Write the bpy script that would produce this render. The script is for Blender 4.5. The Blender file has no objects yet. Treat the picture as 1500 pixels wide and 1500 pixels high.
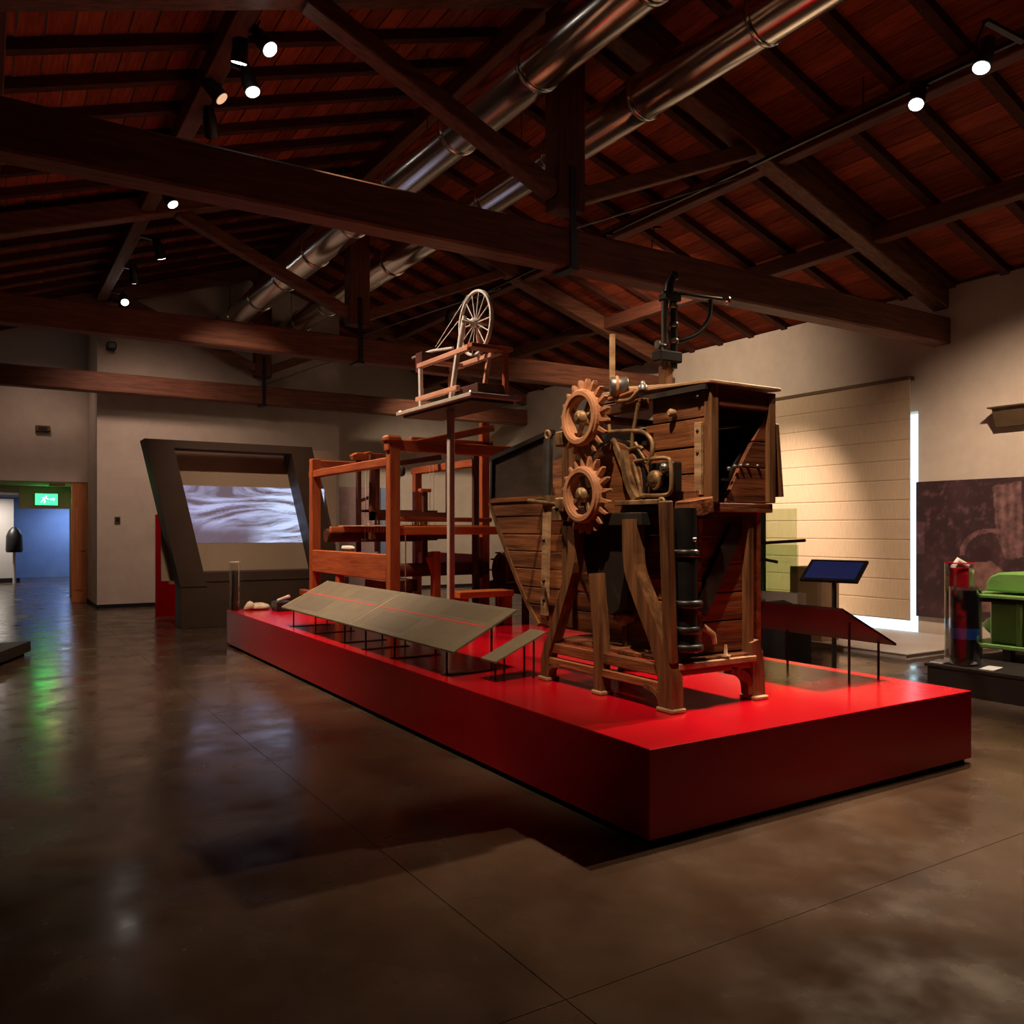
import bpy, bmesh, math, random
import numpy as np
from mathutils import Vector, Matrix, noise
random.seed(7)
S = bpy.context.scene
COL = S.collection

# ------------------------------------------------------------------ camera / world / exposure
cam_d = bpy.data.cameras.new('camera')
cam_d.sensor_width = 36.0
cam_d.lens = 36.0 * 1233.0 / 1500.0
cam_d.shift_y = 25.0 / 1500.0
cam_d.clip_start = 0.05
cam = bpy.data.objects.new('camera', cam_d)
COL.objects.link(cam)
cam.location = (-2.650, -3.012, 1.5)
cam.rotation_euler = (math.radians(90), 0, math.radians(-32.08))
S.camera = cam

world = bpy.data.worlds.new('world')
S.world = world
world.use_nodes = True
world.node_tree.nodes['Background'].inputs[0].default_value = (0.9, 0.62, 0.5, 1)
world.node_tree.nodes['Background'].inputs[1].default_value = 0.008

S.view_settings.view_transform = 'Standard'
S.view_settings.look = 'None'
S.view_settings.exposure = 0.0
S.view_settings.gamma = 1.0
S.view_settings.use_curve_mapping = False

WARM = (1.0, 0.72, 0.46)
# name: (position, aim, watts, cone degrees, blend, colour, radius); each one hangs in a track spotlight built below
SPOT = {
    'key':     ((4.07, 0.68, 5.17), (1.90, 0.60, 0.5), 1700, 62, 1.0, WARM, 0.03),
    'second':  ((4.25, 0.20, 5.20), (1.60, 0.60, 0.5), 700, 60, 1.0, WARM, 0.03),
    'front':   ((4.51, 1.51, 5.35), (1.50, 0.50, 0.4), 600, 36, 1.0, WARM, 0.04),
    'gears':   ((-0.80, 4.35, 5.50), (-0.8, 6.6, 0.0), 900, 80, 1.0, WARM, 0.05),
    'wheels':  ((-0.78, -0.25, 5.50), (0.85, 1.1, 1.7), 950, 42, 1.0, WARM, 0.05),
    'deck':    ((-0.63, 4.01, 5.50), (1.9, 0.6, 0.6), 380, 36, 0.8, WARM, 0.05),
    'boards':  ((-0.61, 4.62, 5.42), (0.35, 2.7, 0.4), 420, 74, 0.9, WARM, 0.05),
    'wheel':   ((-0.78, 5.05, 5.50), (1.2, 4.1, 3.1), 620, 46, 0.8, (1, .78, .6), 0.05),
    'loom':    ((-0.68, 8.00, 5.50), (1.3, 6.0, 1.1), 1300, 58, 0.8, (1, .70, .46), 0.05),
    'screen':  ((-0.49, 9.93, 5.40), (1.6, 12.4, 0.6), 160, 110, 0.9, (1, .68, .5), 0.2),
    'far':     ((-0.62, 11.60, 5.45), (0.2, 14.6, 1.6), 250, 90, 1.0, (1, .66, .50), 0.3),
    'cloth':   ((-0.705, 5.80, 5.47), (1.1, 10.8, 1.5), 620, 36, 0.9, (1, .70, .48), 0.05),
    'blind':   ((5.10, 5.60, 4.95), (8.4, 6.20, 1.05), 2000, 44, 1.0, (1, .71, .51), 0.05),
    'door':    ((-2.0, 14.50, 5.20), (-1.6, 16.3, 1.8), 62, 100, 1.0, (1, .66, .5), 0.2),  # added lamp, kept out of sight, to brighten the wall around the doorway
    'mural':   ((4.72, -0.20, 5.35), (8.4, 2.5, 1.4), 1600, 56, 1.0, (1, .70, .48), 0.05),
    'exhibit': ((4.72, -0.80, 5.35), (5.6, 1.1, 0.7), 1300, 34, 0.8, (1, .82, .62), 0.05),
    'wash':    ((4.72, 11.0, 5.35), (7.2, 16.3, 1.2), 700, 60, 1.0, (1, .74, .5), 0.10),
    'side':    ((4.72, 6.20, 5.35), (8.4, 8.4, 2.8), 520, 110, 1.0, (1, .74, .5), 0.10),
}

# ------------------------------------------------------------------ materials
MATS = {}
def new_mat(name):
    m = bpy.data.materials.new(name); m.use_nodes = True
    MATS[name] = m
    nt = m.node_tree
    return m, nt, nt.nodes['Principled BSDF']
def grain(nt, scale, mapping, detail=4, rough=0.6):
    tc = nt.nodes.new('ShaderNodeTexCoord'); mp = nt.nodes.new('ShaderNodeMapping')
    mp.inputs['Scale'].default_value = mapping
    nz = nt.nodes.new('ShaderNodeTexNoise'); nz.inputs['Scale'].default_value = scale
    nz.inputs['Detail'].default_value = detail; nz.inputs['Roughness'].default_value = rough
    nt.links.new(tc.outputs['Object'], mp.inputs[0]); nt.links.new(mp.outputs[0], nz.inputs['Vector'])
    return nz
def mottled(name, c1, c2, scale=4, mapping=(1, 1, 1), rough=0.6, metal=0.0, bump=0.1, vary=0.0, spec=0.4, rough_var=0.0, coat=0.0, lo=.32, hi=.68):
    m, nt, b = new_mat(name)
    nz = grain(nt, scale, mapping)
    rp = nt.nodes.new('ShaderNodeValToRGB')
    rp.color_ramp.elements[0].position = lo; rp.color_ramp.elements[1].position = hi
    rp.color_ramp.elements[0].color = (*c1, 1); rp.color_ramp.elements[1].color = (*c2, 1)
    nt.links.new(nz.outputs['Fac'], rp.inputs[0])
    out = rp.outputs[0]
    if vary:
        oi = nt.nodes.new('ShaderNodeObjectInfo'); mr = nt.nodes.new('ShaderNodeMapRange')
        mr.inputs['To Min'].default_value = 1 - vary; mr.inputs['To Max'].default_value = 1 + vary
        hs = nt.nodes.new('ShaderNodeHueSaturation')
        nt.links.new(oi.outputs['Random'], mr.inputs[0]); nt.links.new(mr.outputs[0], hs.inputs['Value'])
        nt.links.new(out, hs.inputs['Color']); out = hs.outputs[0]
    nt.links.new(out, b.inputs['Base Color'])
    b.inputs['Roughness'].default_value = rough; b.inputs['Metallic'].default_value = metal
    b.inputs['Specular IOR Level'].default_value = spec
    b.inputs['Coat Weight'].default_value = coat
    if rough_var:
        mr2 = nt.nodes.new('ShaderNodeMapRange')
        mr2.inputs['To Min'].default_value = rough - rough_var; mr2.inputs['To Max'].default_value = rough + rough_var
        nt.links.new(nz.outputs['Fac'], mr2.inputs[0]); nt.links.new(mr2.outputs[0], b.inputs['Roughness'])
    if bump:
        bp = nt.nodes.new('ShaderNodeBump'); bp.inputs['Strength'].default_value = bump; bp.inputs['Distance'].default_value = 0.02
        nt.links.new(nz.outputs['Fac'], bp.inputs['Height']); nt.links.new(bp.outputs[0], b.inputs['Normal'])
    return m
def emit(name, col, strength):
    m, nt, b = new_mat(name)
    b.inputs['Base Color'].default_value = (*[min(1, c) for c in col], 1)
    b.inputs['Emission Color'].default_value = (*col, 1); b.inputs['Emission Strength'].default_value = strength
    return m
def vcol(name, rough=0.7, emis=0.0):
    m, nt, b = new_mat(name)
    a = nt.nodes.new('ShaderNodeVertexColor'); a.layer_name = 'print'
    b.inputs['Roughness'].default_value = rough
    if emis:
        b.inputs['Base Color'].default_value = (.05, .05, .05, 1)
        nt.links.new(a.outputs[0], b.inputs['Emission Color']); b.inputs['Emission Strength'].default_value = emis
    else:
        nt.links.new(a.outputs[0], b.inputs['Base Color'])
    return m
def glass(name, col, refl=0.10):
    m, nt, b = new_mat(name)
    nt.nodes.remove(b)
    out = nt.nodes['Material Output']
    tr = nt.nodes.new('ShaderNodeBsdfTransparent'); tr.inputs[0].default_value = (*col, 1)
    gl = nt.nodes.new('ShaderNodeBsdfGlossy'); gl.inputs['Roughness'].default_value = .05
    mx = nt.nodes.new('ShaderNodeMixShader'); lw = nt.nodes.new('ShaderNodeLayerWeight'); lw.inputs[0].default_value = .25
    mr = nt.nodes.new('ShaderNodeMapRange'); mr.inputs['To Min'].default_value = refl*.35; mr.inputs['To Max'].default_value = min(1, refl*4)
    nt.links.new(lw.outputs['Facing'], mr.inputs[0]); nt.links.new(mr.outputs[0], mx.inputs[0])
    nt.links.new(tr.outputs[0], mx.inputs[1]); nt.links.new(gl.outputs[0], mx.inputs[2]); nt.links.new(mx.outputs[0], out.inputs[0])
    return m

GU, GV, GZ = (1.2, 14, 14), (14, 1.2, 14), (14, 14, 1.2)      # grain along u, v, z
mottled('concrete', (.040, .024, .016), (.100, .064, .044), 1.1, (1, 1, 1), .20, bump=.02, rough_var=.08, spec=.5, vary=.05)
mottled('joint_grey', (.03, .02, .014), (.04, .028, .02), 3, rough=.6, bump=0)
mottled('plaster', (.60, .52, .45), (.68, .60, .52), 3, rough=.9, bump=.03, spec=.2)
mottled('plaster_dark', (.10, .075, .06), (.13, .10, .08), 3, rough=.9, bump=.03, spec=.2)
mottled('plaster_grey', (.46, .40, .36), (.52, .46, .41), 3, rough=.9, bump=.03, spec=.2)
mottled('roof_board', (.23, .036, .014), (.42, .090, .036), 2.2, GV, .85, bump=.2, vary=.3, spec=.2)
mottled('joist_wood', (.055, .016, .010), (.10, .030, .018), 2, GU, .8, bump=.2, spec=.2)
mottled('beam_wood_u', (.10, .032, .018), (.23, .085, .045), 1.6, GU, .6, bump=.3)
mottled('beam_wood_v', (.09, .026, .015), (.17, .055, .030), 1.6, GV, .65, bump=.3)
mottled('beam_wood_z', (.09, .026, .015), (.17, .055, .030), 1.6, GZ, .65, bump=.3)
mottled('red_paint', (.44, .002, .010), (.48, .003, .013), 2, rough=.22, bump=0, spec=.32)
mottled('black_gap', (.01, .008, .008), (.015, .01, .01), 2, rough=.9, bump=0)
mottled('old_plank_v', (.085, .026, .009), (.36, .130, .048), 1.8, (9, .8, 9), .62, bump=.5, vary=.28)
mottled('old_plank_u', (.080, .024, .009), (.27, .085, .034), 1.8, (.8, 9, 9), .62, bump=.5, vary=.28)
mottled('old_wood_z', (.070, .028, .011), (.27, .125, .052), 2.0, (9, 9, .8), .58, bump=.45, vary=.1)
mottled('pale_wood', (.26, .14, .07), (.56, .37, .22), 2.0, (4, 1, 8), .6, bump=.3)
mottled('gear_wood', (.34, .145, .070), (.62, .31, .175), 5, rough=.55, bump=.3, vary=.08)
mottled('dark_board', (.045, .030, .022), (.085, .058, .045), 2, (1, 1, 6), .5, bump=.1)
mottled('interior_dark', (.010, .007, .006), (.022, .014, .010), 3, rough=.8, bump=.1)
mottled('black_iron', (.006, .006, .007), (.016, .015, .016), 6, rough=.42, bump=.15, spec=.5)
mottled('rusty_iron', (.10, .050, .024), (.42, .27, .14), 9, rough=.5, metal=.35, bump=.4)
mottled('grey_iron', (.15, .14, .14), (.26, .25, .25), 6, rough=.4, metal=.8, bump=.1)
mottled('bright_steel', (.55, .55, .55), (.7, .7, .7), 6, rough=.25, metal=1, bump=0)
mottled('loom_wood_z', (.26, .050, .014), (.44, .115, .034), 2, (9, 9, .9), .48, bump=.3, vary=.08)
mottled('loom_wood_u', (.26, .050, .014), (.46, .120, .036), 2, (.9, 9, 9), .48, bump=.3, vary=.08)
mottled('loom_wood_v', (.24, .046, .014), (.40, .100, .032), 2, (9, .9, 9), .48, bump=.3, vary=.08)
mottled('loom_dark', (.05, .012, .008), (.11, .030, .016), 3, rough=.55, bump=.3, vary=.1)
mottled('orange_wood', (.55, .14, .035), (.72, .21, .06), 3, (.9, 9, 9), .45, bump=.2)
mottled('pink_wood', (.50, .22, .14), (.66, .34, .23), 3, (6, 1, 6), .5, bump=.2)
mottled('stand_grey', (.36, .30, .25), (.46, .39, .33), 6, rough=.5, bump=.05)
mottled('worn_white', (.55, .48, .42), (.72, .66, .60), 6, rough=.6, bump=.2)
mottled('duct_metal', (.76, .73, .69), (.86, .83, .79), 1.5, (1, .3, 1), .20, metal=1, bump=.015)
mottled('panel_print', (.115, .092, .058), (.15, .122, .078), 7, rough=.5, bump=0)
mottled('panel_edge', (.098, .078, .050), (.12, .096, .062), 3, rough=.5, bump=0)
mottled('panel_red', (.45, .03, .03), (.5, .04, .04), 3, rough=.5, bump=0)
mottled('panel_cream', (.62, .44, .24), (.66, .48, .28), 3, rough=.5, bump=0)
mottled('panel_dark', (.012, .006, .005), (.018, .009, .007), 3, rough=.5, bump=0)
mottled('frame_brown', (.042, .024, .016), (.060, .035, .022), 2, rough=.55, bump=.05)
mottled('screen_cloth', (.40, .31, .23), (.44, .345, .26), 2, rough=.85, bump=.02)
mottled('blind_cloth', (.56, .44, .31), (.66, .53, .385), 9, (8, 8, .6), .9, bump=.08, spec=.15)
mottled('plinth_white', (.56, .49, .42), (.62, .55, .48), 2, rough=.6, bump=0)
mottled('plinth_dark', (.022, .016, .013), (.034, .025, .020), 2, rough=.5, bump=0)
mottled('green_paint', (.19, .38, .085), (.26, .48, .13), 3, rough=.38, bump=.05)
mottled('tan_card', (.40, .26, .15), (.46, .31, .19), 3, rough=.8, bump=0)
mottled('bronze', (.13, .085, .045), (.18, .12, .07), 3, rough=.5, metal=.4, bump=0)
mottled('white_plastic', (.68, .64, .60), (.74, .70, .66), 3, rough=.5, bump=0)
mottled('wool', (.62, .52, .40), (.82, .74, .62), 14, rough=1, bump=.6)
mottled('red_tube', (.55, .006, .015), (.62, .012, .03), 3, rough=.25, bump=0)
mottled('dark_tube', (.012, .010, .014), (.03, .022, .028), 5, rough=.2, bump=0)
mottled('blue_band', (.02, .08, .34), (.05, .14, .48), 5, rough=.3, bump=0)
mottled('door_wood', (.50, .17, .06), (.62, .25, .10), 2, GZ, .4, bump=.1)  # wood brightened so its colour carries the warm light on the leaf
mottled('blue_wall', (.20, .30, .52), (.26, .36, .58), 2, rough=.7, bump=0)
mottled('pink_print', (.55, .36, .36), (.66, .48, .48), 6, rough=.7, bump=0)
glass('clear_acrylic', (.93, .94, .95), .22)
glass('green_glass', (.80, .88, .76), .10)
mottled('green_edge', (.03, .18, .06), (.045, .24, .08), 4, rough=.2, bump=0)
def scuff(matname):
    nt = MATS[matname].node_tree; b = nt.nodes['Principled BSDF']
    n2 = grain(nt, 2.6, (1, 1, 1), 5, .55); mr = nt.nodes.new('ShaderNodeMapRange')
    mr.inputs['From Min'].default_value = .3; mr.inputs['From Max'].default_value = .7
    mr.inputs['To Min'].default_value = .10; mr.inputs['To Max'].default_value = .34
    nt.links.new(n2.outputs['Fac'], mr.inputs[0]); nt.links.new(mr.outputs[0], b.inputs['Roughness'])
    n3 = grain(nt, 2.0, (1, 1, 1), 3, .5); bp = nt.nodes.new('ShaderNodeBump'); bp.inputs['Strength'].default_value = .035; bp.inputs['Distance'].default_value = .05
    nt.links.new(n3.outputs['Fac'], bp.inputs['Height']); nt.links.new(bp.outputs[0], b.inputs['Normal'])
scuff('concrete')
emit('daylight', (.60, .84, 1.0), 1.5)
emit('lamp_lens', (1.0, .90, .80), 14.0)
emit('dim_lens', (1.0, .60, .36), .75)
emit('exit_green', (.02, 1.0, .10), 6.0)
emit('exit_white', (.35, 1.0, .55), 7.0)
emit('blue_lit_screen', (.006, .009, .042), 1.0)
vcol('mural_print', .6)
vcol('video_image', .6, 1.15)

# ------------------------------------------------------------------ mesh builder
class MB:
    def __init__(s): s.v = []; s.f = []; s.sm = []
    def add(s, vs, fs, smooth=False):
        n = len(s.v); s.v += [tuple(map(float, p)) for p in vs]
        for f in fs: s.f.append(tuple(i + n for i in f)); s.sm.append(smooth)
        return s
    def box(s, x0, x1, y0, y1, z0, z1):
        return s.add([(x0,y0,z0),(x1,y0,z0),(x1,y1,z0),(x0,y1,z0),(x0,y0,z1),(x1,y0,z1),(x1,y1,z1),(x0,y1,z1)],
                     [(0,3,2,1),(4,5,6,7),(0,1,5,4),(1,2,6,5),(2,3,7,6),(3,0,4,7)])
    def bar(s, p, q, w, h, up=(0, 0, 1)):
        p, q = Vector(p), Vector(q); d = (q - p).normalized(); up = Vector(up)
        if abs(d.dot(up)) > .98: up = Vector((0, 1, 0))
        a = d.cross(up).normalized(); b = a.cross(d).normalized()
        a *= w / 2; b *= h / 2
        vs = [p-a-b, p+a-b, p+a+b, p-a+b, q-a-b, q+a-b, q+a+b, q-a+b]
        return s.add(vs, [(0,1,2,3),(7,6,5,4),(0,4,5,1),(1,5,6,2),(2,6,7,3),(3,7,4,0)])
    def tube(s, pts, r, n=10, caps=True):
        pts = [Vector(p) for p in pts]; rs = r if isinstance(r, (list, tuple)) else [r] * len(pts)
        rings = []; ref = None
        for i, p in enumerate(pts):
            d = (pts[min(i+1, len(pts)-1)] - pts[max(i-1, 0)]).normalized()
            if ref is None: ref = Vector((0,0,1)) if abs(d.z) < .9 else Vector((0,1,0))
            a = d.cross(ref).normalized(); b = a.cross(d).normalized(); ref = b
            rings.append([p + (a*math.cos(t) + b*math.sin(t))*rs[i] for t in [2*math.pi*k/n for k in range(n)]])
        vs = [v for rg in rings for v in rg]; fs = []
        for i in range(len(pts)-1):
            for k in range(n):
                k2 = (k+1) % n; fs.append((i*n+k, i*n+k2, (i+1)*n+k2, (i+1)*n+k))
        s.add(vs, fs, True)
        if caps:
            s.add(rings[0], [tuple(range(n-1, -1, -1))]); s.add(rings[-1], [tuple(range(n))])
        return s
    def ring(s, c, axis, r, tr, n=28, m=8, tw=None):
        """torus-like ring, tr radial half, tw axial half"""
        c = Vector(c); ax = Vector(axis).normalized(); tw = tw or tr
        a = ax.orthogonal().normalized(); b = ax.cross(a)
        vs = []; fs = []
        for i in range(n):
            t = 2*math.pi*i/n; e = a*math.cos(t) + b*math.sin(t)
            for j in range(m):
                q = 2*math.pi*(j+.5)/m; vs.append(c + e*(r + tr*math.cos(q)) + ax*(tw*math.sin(q)))
        for i in range(n):
            for j in range(m):
                i2, j2 = (i+1) % n, (j+1) % m; fs.append((i*m+j, i2*m+j, i2*m+j2, i*m+j2))
        return s.add(vs, fs, True)
    def annulus(s, c, axis, r0, r1, h, n=36):
        c = Vector(c); ax = Vector(axis).normalized(); a = ax.orthogonal().normalized(); b = ax.cross(a)
        vs = []
        for i in range(n):
            t = 2*math.pi*i/n; e = a*math.cos(t) + b*math.sin(t)
            vs += [c+e*r0-ax*h/2, c+e*r1-ax*h/2, c+e*r1+ax*h/2, c+e*r0+ax*h/2]
        fs = []
        for i in range(n):
            j = (i+1) % n
            for k in range(4): k2 = (k+1) % 4; fs.append((i*4+k, j*4+k, j*4+k2, i*4+k2))
        return s.add(vs, fs)
    def prism(s, poly, axis, a0, a1):
        def P(q, a):
            if axis == 'u': return (a, q[0], q[1])
            if axis == 'v': return (q[0], a, q[1])
            return (q[0], q[1], a)
        n = len(poly); vs = [P(q, a0) for q in poly] + [P(q, a1) for q in poly]
        fs = [tuple(range(n-1, -1, -1)), tuple(range(n, 2*n))] + [(i, (i+1) % n, n+(i+1) % n, n+i) for i in range(n)]
        return s.add(vs, fs)
    def band(s, path, widths, axis, a0, a1):
        """curved flat member: path of 2D points with widths, extruded along axis"""
        L = []; R = []
        for i, p in enumerate(path):
            p0 = path[max(i-1, 0)]; p1 = path[min(i+1, len(path)-1)]
            dx, dy = p1[0]-p0[0], p1[1]-p0[1]; l = math.hypot(dx, dy) or 1
            nx, ny = -dy/l*widths[i]/2, dx/l*widths[i]/2
            L.append((p[0]+nx, p[1]+ny)); R.append((p[0]-nx, p[1]-ny))
        for i in range(len(path)-1):
            s.prism([L[i], L[i+1], R[i+1], R[i]], axis, a0, a1)
        return s
    def lathe(s, c, axis, prof, n=20):
        c = Vector(c); ax = Vector(axis).normalized(); a = ax.orthogonal().normalized(); b = ax.cross(a)
        vs = []; fs = []
        for (t, r) in prof:
            for k in range(n):
                q = 2*math.pi*k/n; vs.append(c + ax*t + (a*math.cos(q)+b*math.sin(q))*max(r, 1e-4))
        for i in range(len(prof)-1):
            for k in range(n):
                k2 = (k+1) % n; fs.append((i*n+k, i*n+k2, (i+1)*n+k2, (i+1)*n+k))
        s.add(vs, fs, True)
        m = len(prof)-1
        s.add(vs[:n], [tuple(range(n-1, -1, -1))]); s.add(vs[m*n:], [tuple(range(n))])
        return s
def catmull(pts, k=5):
    out = []
    P = [pts[0]] + list(pts) + [pts[-1]]
    for i in range(1, len(P)-2):
        for j in range(k):
            t = j/k
            out.append(tuple(.5*((2*b)+(-a+c)*t+(2*a-5*b+4*c-d)*t*t+(-a+3*b-3*c+d)*t**3) for a, b, c, d in zip(P[i-1], P[i], P[i+1], P[i+2])))
    out.append(tuple(pts[-1]))
    return out
def world_loc(o):
    l = Vector((0, 0, 0))
    while o is not None: l = l + o.location; o = o.parent
    return l
def mesh_of(name, mb, matname, off=Vector((0, 0, 0))):
    me = bpy.data.meshes.new(name)
    me.from_pydata([tuple(Vector(p) - off) for p in mb.v], [], mb.f)
    me.polygons.foreach_set('use_smooth', mb.sm)
    bm = bmesh.new(); bm.from_mesh(me); bmesh.ops.recalc_face_normals(bm, faces=bm.faces); bm.to_mesh(me); bm.free()
    if matname: me.materials.append(MATS[matname])
    me.update()
    return me
def tag(o, label=None, cat=None, group=None, kind=None):
    if label: o['label'] = label
    if cat: o['category'] = cat
    if group: o['group'] = group
    if kind: o['kind'] = kind
    return o
def thing(name, loc, label=None, cat=None, group=None, kind=None):
    o = bpy.data.objects.new(name, None); COL.objects.link(o); o.location = loc
    o.empty_display_size = .1
    return tag(o, label, cat, group, kind)
def part(name, mb, matname, parent=None, bevel=0.0, label=None):
    off = world_loc(parent) if parent else Vector((0, 0, 0))
    if parent is None and mb.v:
        a = np.array(mb.v); off = Vector(((a[:, 0].min()+a[:, 0].max())/2, (a[:, 1].min()+a[:, 1].max())/2, a[:, 2].min()))
    o = bpy.data.objects.new(name, mesh_of(name, mb, matname, off)); COL.objects.link(o)
    if parent: o.parent = parent
    else: o.location = off
    if bevel:
        md = o.modifiers.new('bevel', 'BEVEL'); md.width = bevel; md.segments = 1; md.limit_method = 'ANGLE'
    if label: o['label'] = label
    return o
def bx(*a): return MB().box(*a)
def bar(*a, **k): return MB().bar(*a, **k)

# ------------------------------------------------------------------ hall dimensions
UL, UR = -4.2, 8.4            # side walls
UM = 2.1                      # ridge
VB, VF = -6.0, 16.3           # wall behind the camera, far wall
def roof(u): return 6.85 - .334 * abs(u - UM)      # top of rafters
ZP = .4626                    # top of red platform

# ------------------------------------------------------------------ floor
fl = thing('floor', (0, 0, 0), 'polished brown concrete floor with sawn joints', None, kind='structure')
ue = [UL, -1.08, 3.72, UR]; ve = [VB, -.83, 3.97, 8.77, 13.57, VF]
for i in range(len(ue)-1):
    for j in range(len(ve)-1):
        part('slab', bx(ue[i]+.002, ue[i+1]-.002, ve[j]+.002, ve[j+1]-.002, -.1, 0), 'concrete', fl)
part('slab', bx(-4.2, 1.0, VF+.003, 27.2, -.1, 0), 'concrete', fl)
part('joint_filler', bx(UL, UR, VB, VF, -.14, -.002), 'joint_grey', fl)

# ------------------------------------------------------------------ walls
def wall_uplane(name, u0, u1, v0, v1, z0, ztop, holes=(), matn='plaster'):
    """wall in plane u = const from v0..v1; holes (va,vb,za,zb)"""
    mb = MB(); vs = v0
    for (va, vb, za, zb) in sorted(holes):
        mb.box(u0, u1, vs, va, z0, ztop)
        if za > z0: mb.box(u0, u1, va, vb, z0, za)
        mb.box(u0, u1, va, vb, zb, ztop); vs = vb
    mb.box(u0, u1, vs, v1, z0, ztop)
    return tag(part(name, mb, matn), kind='structure')
WIN = (3.935, 6.70, .02, 3.15)
tag(wall_uplane('wall_right', UR, UR+.35, VB, VF, 0, roof(UR)+.03, [WIN]), 'long cream plastered side wall with a tall window')
tag(wall_uplane('wall_left', UL-.3, UL, VB, VF, 0, roof(UL)+.03, (), 'plaster_dark'), 'dark plastered side wall out of view')
def gable(name, u0, u1, v0, v1, z0, label, matn='plaster', extra=.08):
    us = [u0] + ([UM] if u0 < UM < u1 else []) + [u1]
    poly = [(u0, z0), (u1, z0)] + [(u, roof(u)+extra) for u in reversed(us)]
    return tag(part(name, MB().prism(poly, 'v', v0, v1), matn), label, kind='structure')
gable('wall_back', UL, UR, VB-.3, VB, 0, 'dark plastered gable wall behind the viewer', 'plaster_dark')
gable('wall_projecting', -.85, 3.93, 14.6, VF, 0, 'projecting cream wall block behind the slanted projection frame')
gable('wall_far_right', 3.93, UR, VF, VF+.3, 0, 'recessed far wall to the right of the projecting block')
gable('wall_far_left', UL, -.85, VF, VF+.3, 2.46, 'far wall above the doorway')
tag(part('wall_far_jamb', bx(UL, -2.62, VF, VF+.3, 0, 2.46), 'plaster'), 'far wall beside the doorway', kind='structure')
part_base = tag(part('baseboard_far', MB().box(-.85, 3.93, 14.585, 14.6, 0, .07).box(3.93, UR, VF-.015, VF, 0, .07).box(-.865, -.85, 14.6, VF, 0, .07), 'black_gap'), 'thin dark skirting along the far walls', kind='structure')

# window with daylight behind the fabric blind
win = thing('window_1', (UR+.3, 5.3, 0), 'tall daylit window hidden behind the fabric blind', None, kind='structure')
part('pane', bx(UR+.28, UR+.30, WIN[0], 5.35, WIN[2], WIN[3]), 'daylight', win)
part('pane', bx(UR+.28, UR+.30, 5.39, WIN[1], WIN[2], WIN[3]), 'daylight', win)
part('window_frame', bx(UR+.25, UR+.30, 5.35, 5.39, WIN[2], WIN[3]), 'white_plastic', win)

# ------------------------------------------------------------------ ceiling: boards, joists, purlins
ce = thing('ceiling', (UM, 5, 4.77), 'dark red boarded pitched ceiling with joists and purlins', None, kind='structure')
bw = .213
L = (UR + .1 - UM)
nb = int(math.hypot(L, .334*L) / bw)
for sgn in (-1, 1):
    for k in range(nb):
        ua, ub = UM + sgn*L*k/nb, UM + sgn*L*(k+1)/nb
        g = .006*sgn; dz = random.uniform(0, .008)
        za, zb = roof(ua)+.10+dz, roof(ub)+.10+dz
        part('board', MB().prism([(ua+g, za), (ub-g, zb), (ub-g, zb+.03), (ua+g, za+.03)], 'v', VB, VF+.2), 'roof_board', ce)
vj = VB + .35
jm = {}
while vj < VF:
    for sgn in (-1, 1):
        if sgn not in jm:
            ua, ub = UM + sgn*.04, UM + sgn*(L-.02)
            jm[sgn] = mesh_of('joist', MB().prism([(ua, roof(ua)), (ub, roof(ub)), (ub, roof(ub)+.10), (ua, roof(ua)+.10)], 'v', -.055, .055), 'joist_wood', Vector((UM, 0, 4.77)))
        o = bpy.data.objects.new('joist', jm[sgn]); COL.objects.link(o); o.parent = ce; o.location = (0, vj - 5, 0)
    vj += .70
for du in (0, 2.95, -2.95, 4.7, -4.7):
    u = UM + du
    t = roof(u) - (.03 if du == 0 else 0)
    part('purlin', bx(u-.085, u+.085, VB, VF, t-.21, t-.005), 'beam_wood_v', ce, .01)

# ------------------------------------------------------------------ roof trusses
def truss(v, label):
    t = thing('roof_truss', (UM, v, 4.0), label, 'roof truss', 'timber roof trusses')
    w = .13
    part('tie_beam', bx(UL, UR+.02, v-w, v+w, 4.0, 4.36), 'beam_wood_u', t, .02)
    part('king_post', MB().prism([(UM-.16, 4.55), (UM+.16, 4.55), (UM+.16, 6.5), (UM-.16, 6.5)], 'v', v-.12, v+.12), 'beam_wood_z', t, .015)
    for s in (-1, 1):
        ua, ub = UM + s*.1, (UR + .0 if s > 0 else UL)
        part('rafter', MB().prism([(ua, roof(ua)-.27), (ub, roof(ub)-.27), (ub, roof(ub)-.006), (ua, roof(ua)-.006)], 'v', v-.115, v+.115), 'beam_wood_u', t, .015)
        ue_ = UM + s*2.55
        part('strut', bar((UM+s*.14, v, 4.72), (ue_, v, roof(ue_)-.24), .15, .19, up=(0, 1, 0)), 'beam_wood_u', t, .012)
    st = part('iron_strap', MB().box(UM-.035, UM+.035, v-.135, v-.122, 4.05, 4.95).box(UM-.035, UM+.035, v-.145, v-.13, 3.985, 4.4), 'black_iron', t)
    part('strap_wedge', bx(UM-.06, UM+.06, v-.15, v+.15, 3.97, 3.998), 'black_iron', st)
    # long iron tie rods beside the struts
    part('tie_rod', MB().tube([(UM+.2, v+.3, 4.5), (UM+2.7, v+.3, roof(UM+2.7)-.35)], .012, 6), 'grey_iron', t)
    return t
truss(3.60, 'nearest dark timber roof truss, its long tie beam crossing the whole picture')
truss(8.95, 'middle dark timber roof truss above the loom')
truss(14.05, 'farthest dark timber roof truss against the projecting cream wall')

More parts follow.
